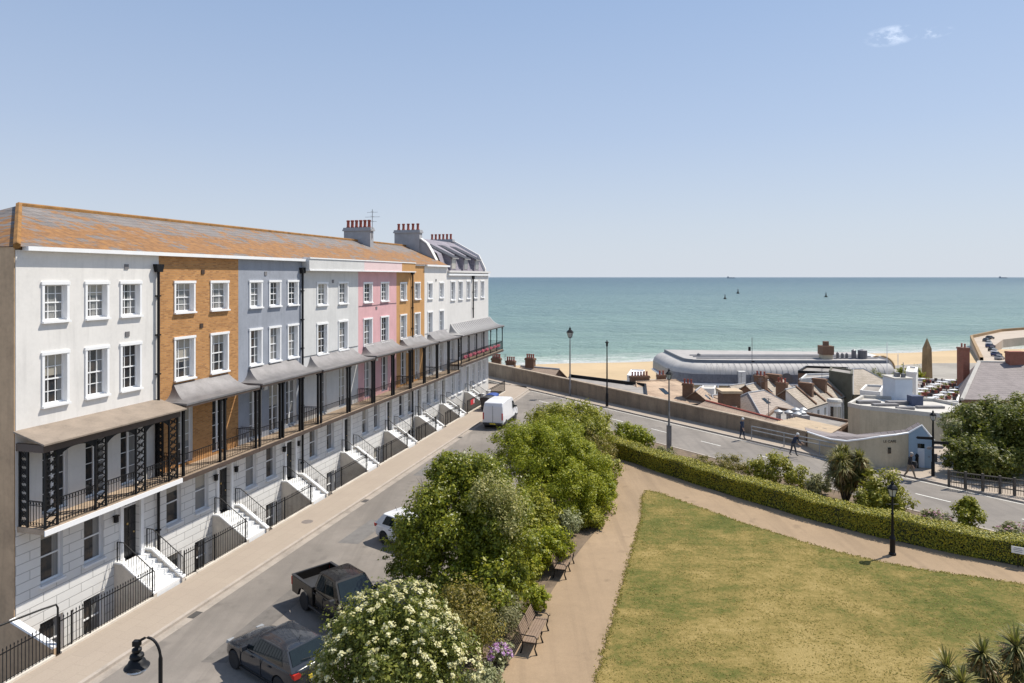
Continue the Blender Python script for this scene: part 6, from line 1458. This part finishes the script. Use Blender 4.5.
# flat roofs in front of the pavilion
flat('flat_roofed_building', 'long dark flat roof in front of the pavilion, right of the slate terrace', [at(798, 372.5, -5.5), at(846, 374.5, -5.5), at(848, 369, -5.5), at(806, 367.5, -5.5)], -5.5, M['brickbrown'], M['grimy'], par=.4, parm=M['black'])
flat('flat_roofed_building', 'pale low flat roof beyond the dark flat roof near the pavilion', [at(786, 369.5, -7), at(870, 369, -7), at(872, 365, -7), at(790, 364.5, -7)], -7, M['cream'], M['flatroof'], par=.3)
flat('flat_roofed_building', 'small grey-roofed block behind the blue stair tower among steel poles', [at(860, 392, -4), at(880, 394, -4), at(884, 387, -4), at(866, 386, -4)], -4, M['lightgrey'], M['grimy'], par=.3, parm=M['white'])
for k, (px, py, z, lab) in enumerate(((874, 378, -5, 'grey-leaved bare-looking tree right of the pale hall'), (884, 384, -5, 'thin greyish tree left of the blue stair tower'))):
    p = at(px, py, z); tt = thing('small_tree', lab, 'tree', (p.x, p.y, G0)); trunk(tt, .15, 7, [(1, .5, 8.5), (-1, .3, 8.2)]); crown(tt, [((0, 0, 8.3), (1.9, 1.9, 1.7)), ((.6, 0, 6.3), (1.7, 1.5, 1.6))], 2600, .16, L_['grey'])
p = atY(916, 372, 135); tt = thing('round_tree', 'round dark green tree immediately left of the obelisk', 'tree', (p.x - 1.5, p.y, G0)); trunk(tt, .2, 6); crown(tt, [((0, 0, 7.5), (2.6, 2.2, 2.0))], 2600, .2, L_['mid'])
# the pavilion
t = thing('pavilion', 'long seafront pavilion with curved pale metal roof and flat deck on top', 'building', (36.3, 150, G0))
base = smooth_line([(48, 0), (5.5, 0), (.8, 4.5), (0, 8), (0, 26)], 2)
def lev(d, z): return [V2(p, z) for p in offset(base, -d)]
MB().loft([lev(.0, 3.5), lev(-.02, 4.2), lev(.05, 5.5)], ).build('glazed_band', plain('dark_ribbed_glazing', (.13, .14, .17), .35, .25, 2.0, streak=.4), t, smooth=True)
MB().loft([lev(.05, 5.5), lev(.35, 6.3), lev(1.0, 7.0), lev(2.0, 7.5), lev(2.9, 7.7)]).build('curved_roof', plain('pale_metal_roof', (.44, .415, .39), .8, .1, .6, metal=.0, streak=.25), t, smooth=True)
MB().loft([lev(2.9, 7.7), lev(2.9, 8.35), lev(3.1, 8.35)]).build('deck_edge', plain('slate_blue_edge', (.15, .165, .19), .6, .1, 1), t)
rb = MB(); lv = [lev(.04, 5.5), lev(.33, 6.32), lev(.98, 7.02), lev(1.98, 7.52), lev(2.9, 7.73)]
for x in np.arange(7.0, 47, 1.25): rb.tube([(x, r[-1][1] * 0 + yy, zz) for r, yy, zz in zip(lv, (.04, .33, .98, 1.98, 2.9), (5.5, 6.32, 7.02, 7.52, 7.73))], .028, 4)
rb.build('roof_seam', M['zincdark'], t)
MB().poly(*[(x, y, 8.3) for x, y, z in lev(3.1, 8.3)], (48, 20, 8.3)).build('roof_deck', plain('pale_deck', (.36, .335, .315), .8, .12, .5, streak=.0), t)
q = MB()
for y in (6.5, 9.5, 12.5): q.box(6 , 47.5, y, y + .25, 8.32, 8.55)
q.build('deck_rib', M['cement'], t)
MB().loft([lev(-.35, 3.1), lev(-.35, 3.5), lev(.0, 3.5)]).build('fascia', M['trim'], t)
MB().loft([lev(.8, 0), lev(.8, 3.3)]).build('wall', M['cream'], t)
for k in range(12): MB().lathe([(.18, 0), (.18, 3.1)], 8, (9 + 3.1 * k, .1, 0)).build('column', M['trim'], t)
MB().box(13.4, 14.9, -.5, 1.2, 3.6, 6.3).build('porch', M['white'], t)
for x in (17.5, 24.0):
    a = MB().prism([(1.5 * math.cos(s), 1.9 * math.sin(s)) for s in np.linspace(0, math.pi, 13)], lambda u_, v_, s: (x + u_, s, 4.0 + v_), -.12, .3); a.build('arched_window', M['zincdark'], t)
MB().box(8, 40, -2.6, -.4, 2.7, 2.95).build('verandah_roof', M['trim'], t) if False else None
MB().box(34.4, 36.6, 5.2, 7.4, 8.3, 9.3).build('turret_base', M['cream'], t); MB().box(34.2, 36.8, 5.0, 7.6, 9.302, 11.3).box(35.0, 36.0, 5.8, 6.8, 11.302, 12.3).build('turret', M['brickbrown'], t)
for x, r_, h in ((38.3, .3, 1.3), (39.4, .3, 1.1), (40.4, .3, 1.1), (42.0, .5, 1.9), (44.0, 1.0, 1.9)): MB().lathe([(r_, 0), (r_, h), (0, h + .3)], 10, (x, 6.5, 8.3)).build('roof_vent', M['zincdark'], t)
MB().lathe([(.5, 0), (.4, .5), (0, .7)], 8, (8, 12, 8.3)).build('roof_finial', M['zincdark'], t)
for x, y0, h in ((5.3, 7.0, 6.5), (20.0, 2.0, 9.0)):
    pass
p = atY(752, 390, 135); t = thing('radio_mast', 'thin pole mast with small boxes in front of the pavilion', 'mast', (p.x, p.y, G0)); MB().tube([(0, 0, 0), (0, 0, 15.0)], .06, 5).build('pole', M['lead'], t); MB().box(-.7, -.3, -.15, .15, 12.4, 13.2).box(-.1, .5, -.1, .1, 10.2, 10.4).build('aerial', M['black'], t)
for px, H, lab in ((887, 12.5, 'taller of two thin white flagpoles near the arched marquee'), (898, 10.0, 'shorter of two thin white flagpoles near the arched marquee')):
    p = atY(px, 385, 150); t = thing('flagpole', lab, 'flagpole', (p.x, p.y, G0)); MB().tube([(0, 0, 0), (0, 0, H)], .07, 5).lathe([(.12, 0), (.0, .2)], 6, (0, 0, H)).build('pole', M['trim'], t)
p = atY(873, 372, 165); t = thing('marquee', 'arched white marquee roof beyond the pavilion on the seafront', 'building', (p.x, p.y, G0))
MB().prism([(3.4 * math.cos(s), 3.0 * math.sin(s)) for s in np.linspace(0, math.pi, 15)], lambda a, b, s: (a, s, 5.2 + b), -3, 5).build('roof', plain('white_canvas', (.62, .6, .58), .7, .06, 1), t, smooth=True); MB().box(-3.2, 3.2, -2.8, 4.8, 0, 5.2).build('wall', M['cream'], t)
q = MB(); q.tube([(3.5 * math.cos(s), -3.05, 5.2 + 3.1 * math.sin(s)) for s in np.linspace(0, math.pi, 15)], .2, 5); q.build('rim', plain('timber_rim', (.4, .27, .14), .7, .1, 2), t)
# obelisk
p = atY(927, 388, 150); t = thing('obelisk', 'tall tapering brown stone obelisk standing before the sand', 'monument', (p.x, p.y, G0))
MB().loft([[(-s, -s, z), (s, -s, z), (s, s, z), (-s, s, z)] for s, z in ((1.7, 0), (1.7, 1.4), (1.4, 1.6), (1.3, 1.7))], closed=True, caps=True).build('pedestal', M['stone'], t)
MB().loft([[(-s, -s, z), (s, -s, z), (s, s, z), (-s, s, z)] for s, z in ((.8, 1.7), (.62, 11.3), (.02, 13.6))], closed=True, caps=True).build('shaft', M['stone'], t, rz=.2)
# more packed little buildings among the roofs
gabled('cottage', 'small brown hipped cottage roof squeezed between the stair tower and dark gable', at(712, 396, -4), at(722, 395, -4), 2.6, -5.6, M['brickbrown'], M['tilebrown'], hip=1.5)
gabled('cottage', 'low pale roof just left of the arched pavilion window, behind the stair tower', at(730, 386, -5.5), at(744, 384, -5.5), 2.2, -7.0, M['white'], M['slatepale'])
flat('yard_shed', 'small white flat-roofed yard shed behind the sunlit brown gable', [at(700, 389, -8), at(714, 389.5, -8), at(716, 386, -8), at(703, 386, -8)], -8, M['white'], M['flatroof'], par=.15)
flat('flat_roofed_building', 'grey flat roof with rooflight between slate terrace and pale hall', [at(800, 380, -5), at(832, 377, -5), at(838, 374, -5), at(806, 375, -5)], -5, M['lightgrey'], M['grimy'], par=.25)
gabled('cottage', 'small dark slate roof in front of the round bay tower', at(800, 424, -2.2), at(820, 419, -2.2), 2.2, -3.6, M['white'], M['slatepurple'])
# roof terrace with tables
TX = [at(903, 404, -6), at(958, 404, -6), at(964, 383, -6), at(908, 380, -6)]
flat('restaurant', 'low restaurant roof terrace between the cream building and the obelisk', TX, -6, M['white'], M['grimy'], par=.5)
o3 = TX[0]
cafe = None; tanw = M['trim']
def table_proto():
    t = thing('cafe_table', 'small white cafe table on the restaurant roof terrace', 'table', (0, 0, 0), 0, 'cafe tables on the roof terrace'); MB().lathe([(.5, .72), (.5, .76), (0, .765)], 10).build('table_top', M['trim'], t); MB().tube([(0, 0, 0), (0, 0, .72)], .05, 6).build('leg', M['black'], t); return t
def chair_proto():
    t = thing('cafe_chair', 'dark cafe chair beside the tables on the roof terrace', 'chair', (0, 0, 0), 0, 'cafe chairs on the roof terrace'); m = plain('rattan', (.07, .05, .045), .7, .2, 5); MB().box(-.24, .24, -.24, .24, .42, .48).build('seat', m, t); MB().box(-.24, .24, .2, .25, .482, .95).build('backrest', m, t)
    for x in (-.21, .21):
        for y in (-.2, .2): MB().bar((x, y, 0), (x, y, .42), .025).build('leg', m, t)
    return t
def planter_proto():
    t = thing('planter', 'terracotta planter with small clipped plant on the roof terrace', 'planter', (0, 0, 0), 0, 'terracotta planters on the roof terrace'); MB().loft([[(-s, -.22, z), (s, -.22, z), (s, .22, z), (-s, .22, z)] for s, z in ((.55, 0), (.65, .55))], closed=True, caps=True).build('trough', M['terracotta'], t)
    crown(t, [((0, 0, .75), (.5, .25, .25))], 60, .1, L_['mid'], sub=5); return t
ps = [table_proto(), chair_proto(), planter_proto()]
first = [True] * 3
for j in range(8):
    for k in range(9):
        f, g = (k + .6) / 9.4, (j + .6) / 8.4
        P0 = TX[0].lerp(TX[1], f); P1 = TX[3].lerp(TX[2], f); p = P0.lerp(P1, g)
        kind = (0, 1, 0, 2, 1)[(k * 3 + j * 2) % 5]
        o_ = ps[kind] if first[kind] else copy_tree(ps[kind]); first[kind] = False
        o_.location = p + Vector((random.uniform(-.3, .3), random.uniform(-.4, .4), 0)); o_.rotation_euler.z = random.uniform(0, 6.28)
# slate-roofed house at the right with two big brick stacks
t = thing('slate_house', 'large purple slate roof with two big brick chimneys at the right edge', 'house', (80, 117, G0)); S0 = Vector((80, 117, G0))
ra, rb, ea, eb_, ba, bb_ = [Vector(p) - S0 for p in ((80, 117, -1.0), (114, 112, -1.0), (69.5, 105.5, -5.4), (114, 99, -5.4), (79.0, 121.5, -5.4), (114, 119, -5.4))]
MB().poly(ra, rb, eb_, ea).poly(ra, ea, ba).poly(ra, rb, bb_, ba).build('roof', M['slatepurple'], t)
MB().tube([ra, ea], .28, 5).tube([ra, rb], .2, 5).build('ridge_tile', M['flatroof'], t)
MB().loft([[(p.x, p.y, 0) for p in (ea, eb_, bb_, ba)], [tuple(p - Vector((0, 0, .05))) for p in (ea, eb_, bb_, ba)]], closed=True).build('wall', M['brickbrown'], t)
def stack(t, x, y, lx, ly, z0, z1, n): chimney(t, x, y, lx, ly, z0, z1, n, M['brickred'])
stack(t, -2.3, .6, 1.1, 1.7, 5.5, 14.9, 2); stack(t, 5.3, -1.2, 2.6, 1.2, 8.5, 14.4, 0)
# harbour pier
PR = [at(980, 361, -13), at(970, 338, -13), at(1000, 331.5, -13), at(1045, 328, -13), at(1045, 335, -13), at(1003, 339.5, -13), at(994, 346, -13), at(1009, 363, -13), at(1012, 366, -13), at(980, 366, -13)]
structure(MB().slab([p[:2] for p in PR], -18, -13).build('harbour_pier', plain('pier_paving', (.42, .35, .28), .9, .12, .1)))
t = thing('pier_wall', 'stone parapet along the outer edge of the harbour pier', 'wall'); mb = MB(); Q = [tuple(p[:2]) for p in PR[:4]]; q2 = offset(Q, -.9)
for i in range(3): mb.loft([[V2(Q[i], -13), V2(Q[i], -11.8), V2(q2[i], -11.8), V2(q2[i], -13)], [V2(Q[i+1], -13), V2(Q[i+1], -11.8), V2(q2[i+1], -11.8), V2(q2[i+1], -13)]])
mb.build('wall', M['stone'], t)
def small_car(label, p, ang, col, i):
    t = thing('parked_car', label, 'car', p, ang, 'cars parked on the harbour pier'); pm = plain('pier_car_paint_%d' % i, col, .3, .05, 1)
    MB().loft([[(-2.1, y, z) for y, z in ((-.8, .3), (.8, .3), (.8, .9), (-.8, .9))], [(-1.9, y, z) for y, z in ((-.88, .25), (.88, .25), (.86, 1.0), (-.86, 1.0))], [(1.0, y, z) for y, z in ((-.88, .25), (.88, .25), (.86, .95), (-.86, .95))], [(2.1, y, z) for y, z in ((-.78, .3), (.78, .3), (.76, .7), (-.76, .7))]], closed=True, caps=True).build('body', pm, t)
    MB().loft([[(-1.8, -.8, .98), (1.0, -.8, .96), (1.0, .8, .96), (-1.8, .8, .98)], [(-1.4, -.62, 1.42), (.2, -.62, 1.42), (.2, .62, 1.42), (-1.4, .62, 1.42)]], closed=True).build('window_band', M['carglass'], t); MB().box(-1.4, .2, -.62, .62, 1.421, 1.47).build('roof', pm, t)
    for x in (1.3, -1.3):
        for y in (-.82, .82): MB().lathe([(0, -.1), (.32, -.1), (.32, .1), (0, .1)], 10, (x, y, .32), 'y').build('wheel', M['tyre'], t)
cs = [((990, 339), (.03, .03, .04), 'black'), ((986.5, 341.5), (.05, .06, .08), 'dark grey'), ((989, 344.5), (.6, .6, .62), 'white'), ((990.5, 347.5), (.02, .03, .1), 'navy'), ((992.5, 351), (.03, .03, .03), 'black'), ((994.5, 353), (.65, .65, .66), 'white'), ((996.5, 356), (.04, .05, .12), 'blue'), ((999.5, 359.5), (.3, .3, .31), 'silver')]
wh = ['farthest in the row', 'second from the far end', 'third from the far end', 'fourth from the far end', 'at the middle of the row', 'third from the near end', 'second from the near end', 'nearest in the row']
for i, ((px, py), c, nm) in enumerate(cs): small_car('%s car on the harbour pier, %s' % (nm, wh[i]), at(px, py, -13), .5 + .15 * (i % 3), c, i)
# trees on the right behind the timber fence
for i, (px, Yd, top, r, lab, mat, n) in enumerate(((966, 47.0, 437, 1.3, 'low leafy tree nearest the cream building behind the timber fence', 'far', 7500), (982, 50.5, 404, 2.2, 'tall tree second from the left behind the timber fence', 'far', 14000), (1008, 50.0, 399, 2.5, 'tall full tree in the middle of the group behind the timber fence', 'mid', 15000), (1036, 47.0, 402, 2.6, 'tree cut by the right edge of the picture behind the timber fence', 'far', 12000), (990, 46.0, 444, 1.7, 'low bushy growth tree in front of the taller trees at the fence', 'mid', 8000))):
    p = atY(px, 480, Yd); H = CZ - (top - HZ) * Yd / F; t = thing('leafy_tree', lab, 'tree', (p.x, p.y, 0), 0, 'trees behind the timber fence')
    bl = [((0, 0, H - r * .75), (r, r, r * .8)), ((-r * .5, -.3, H * .48), (r * .8, r * .8, r * .9)), ((r * .55, .2, H * .42), (r * .8, r * .8, r * .9)), ((0, -.5, H * .25 + .3), (r * .8, r * .7, r * .7))]
    trunk(t, .16, H * .5, [tuple(np.array(b[0]) * .9) for b in bl]); crown(t, bl, int(n * 1.3), .10, L_['far'], sub=17, subr=.30, fill=.2)
t = shrub('pale_bush', 'pale silvery bush against the side of the cream building', 'shrub', atY(950, 440, 56), [((0, 0, 1.5), (.9, .9, .9)), ((.3, 0, .8), (.9, .8, .8))], 1800, .09, L_['silver'])
tt = thing('far_tree', 'small dark tree top showing above the roof end at the far left', 'tree', (-52, 62, 0)); trunk(tt, .3, 12); crown(tt, [((0, 0, 16.6), (3.2, 3, 3.0))], 3000, .2, L_['far'])
# channel buoys and a far ship
for (px, py, lab) in ((725, 299, 'dark channel buoy on the sea, leftmost of the three and larger'), (738, 293.5, 'small dark channel buoy, middle of the three and farthest'), (826, 297, 'dark channel buoy on the sea, rightmost of the three')):
    p = at(px, py, -16.5); s = p.y / 931 * 1.25; t = thing('channel_buoy', lab, 'buoy', p, 0, 'channel buoys at sea')
    MB().lathe([(1.5 * s, -.5), (1.7 * s, .6 * s), (1.2 * s, 1.2 * s), (.6 * s, 1.3 * s)], 12).build('float', M['black'], t); MB().lathe([(.75 * s, 1.3 * s), (.3 * s, 4.2 * s), (.55 * s, 4.3 * s), (.0, 5.4 * s)], 6).build('tower', M['black'], t)
for px, lab in ((1003, 'faint cargo ship on the horizon above the harbour pier'), (731, 'faint cargo ship on the horizon above the channel buoys')):
    p = Vector(((px - 512) / F * 16000, 16000, -16.5)); t = thing('cargo_ship', lab, 'ship', p); g = plain('ship_grey', (.35, .38, .42), .8, .05, .01)
    MB().loft([[(-90, -12, 0), (95, -10, 0), (95, 10, 0), (-90, 12, 0)], [(-92, -13, 14), (105, -9, 16), (105, 9, 16), (-92, 13, 14)]], closed=True, caps=True).build('hull', g, t); MB().box(-85, -55, -10, 10, 14, 42).build('bridge', g, t)
    for x in (-20, 20, 60): MB().box(x - 12, x + 12, -8, 8, 16, 24).build('cargo_stack', g, t)
# ------------------------------------------------------------------ camera, light, sky
cam = bpy.data.cameras.new('Camera'); co = bpy.data.objects.new('Camera', cam); COL.objects.link(co)
co.location = (0, 0, CZ); co.rotation_euler = (R(90), 0, 0); cam.sensor_width = 36; cam.lens = 36 * F / 1024; cam.shift_y = -(341.5 - HZ) / 1024
cam.clip_end = 100000; cam.clip_start = .1; sc.camera = co
el = R(56); az = math.atan2(.88, .475)
sd = Vector((math.cos(el) * math.sin(az), math.cos(el) * math.cos(az), math.sin(el)))
sl = bpy.data.lights.new('Sun', 'SUN'); so = bpy.data.objects.new('Sun', sl); COL.objects.link(so)
sl.energy = 4.5; sl.angle = R(.53); sl.color = (1, .94, .84); so.rotation_euler = sd.to_track_quat('Z', 'Y').to_euler()
w = bpy.data.worlds.new('World'); sc.world = w; w.use_nodes = True; nt = w.node_tree
bg = nt.nodes['Background']; sky = nt.nodes.new('ShaderNodeTexSky'); sky.sky_type = 'NISHITA'; sky.sun_disc = False
sky.sun_elevation = el; sky.sun_rotation = az; sky.air_density = 1.0; sky.dust_density = .35; sky.ozone_density = 1.0; sky.altitude = 20
tc = nt.nodes.new('ShaderNodeTexCoord')
# two small cloud wisps, part of the sky
d0 = Vector((.570, 1, .352)).normalized()
def wisp(d0, sx, sz, th):
    rt = Vector((d0.y, -d0.x, 0)).normalized(); up = rt.cross(d0)
    def dot(v):
        n = nt.nodes.new('ShaderNodeVectorMath'); n.operation = 'DOT_PRODUCT'; nt.links.new(tc.outputs['Generated'], n.inputs[0]); n.inputs[1].default_value = v; return n.outputs['Value']
    a = math_(nt, 'DIVIDE', dot(rt), sx); b = math_(nt, 'DIVIDE', dot(up), sz); f = math_(nt, 'GREATER_THAN', dot(d0), .8)
    r2 = math_(nt, 'ADD', math_(nt, 'MULTIPLY', a, a), math_(nt, 'MULTIPLY', b, b))
    fall = math_(nt, 'SUBTRACT', 1.0, r2, True)
    mp = nt.nodes.new('ShaderNodeMapping'); mp.inputs['Scale'].default_value = (42, 42, 75); nt.links.new(tc.outputs['Generated'], mp.inputs[0])
    n = noise(nt, mp.outputs[0], 1.0, 6, .62)
    return math_(nt, 'MULTIPLY', math_(nt, 'MULTIPLY', fall, ramp(nt, n, [(th, 0.), (th + .2, 1.)])), f)
m1 = math_(nt, 'ADD', wisp(Vector((.555, 1, .353)).normalized(), .032, .013, .42), wisp(Vector((.618, 1, .358)).normalized(), .022, .007, .47), True)
# pale summer haze in the sky, thickest toward the horizon
sp = nt.nodes.new('ShaderNodeSeparateXYZ'); nt.links.new(tc.outputs['Generated'], sp.inputs[0])
hz = ramp(nt, math_(nt, 'MAXIMUM', sp.outputs[2], 0.0), [(0, .97), (.2, .85), (.45, .75), (1, .4)])
hc = ramp(nt, math_(nt, 'MAXIMUM', sp.outputs[2], 0.0), [(0, (.76, .83, .93)), (.07, (.69, .77, .90)), (.2, (.53, .64, .85)), (.42, (.36, .50, .76))])
hc5 = mixc(nt, 1.0, hc, (4.35, 4.35, 4.35), 'MULTIPLY')
skyc = mixc(nt, hz, sky.outputs[0], hc5)
c = mixc(nt, math_(nt, 'MULTIPLY', m1, .24), skyc, (12, 12.2, 12.5))
nt.links.new(c, bg.inputs[0]); bg.inputs[1].default_value = .15
sc.view_settings.view_transform = 'Standard'; sc.view_settings.look = 'None'; sc.view_settings.exposure = .36; sc.view_settings.gamma = 1
sc.view_settings.use_curve_mapping = False
sc.cycles.max_bounces = 6; sc.cycles.transparent_max_bounces = 8
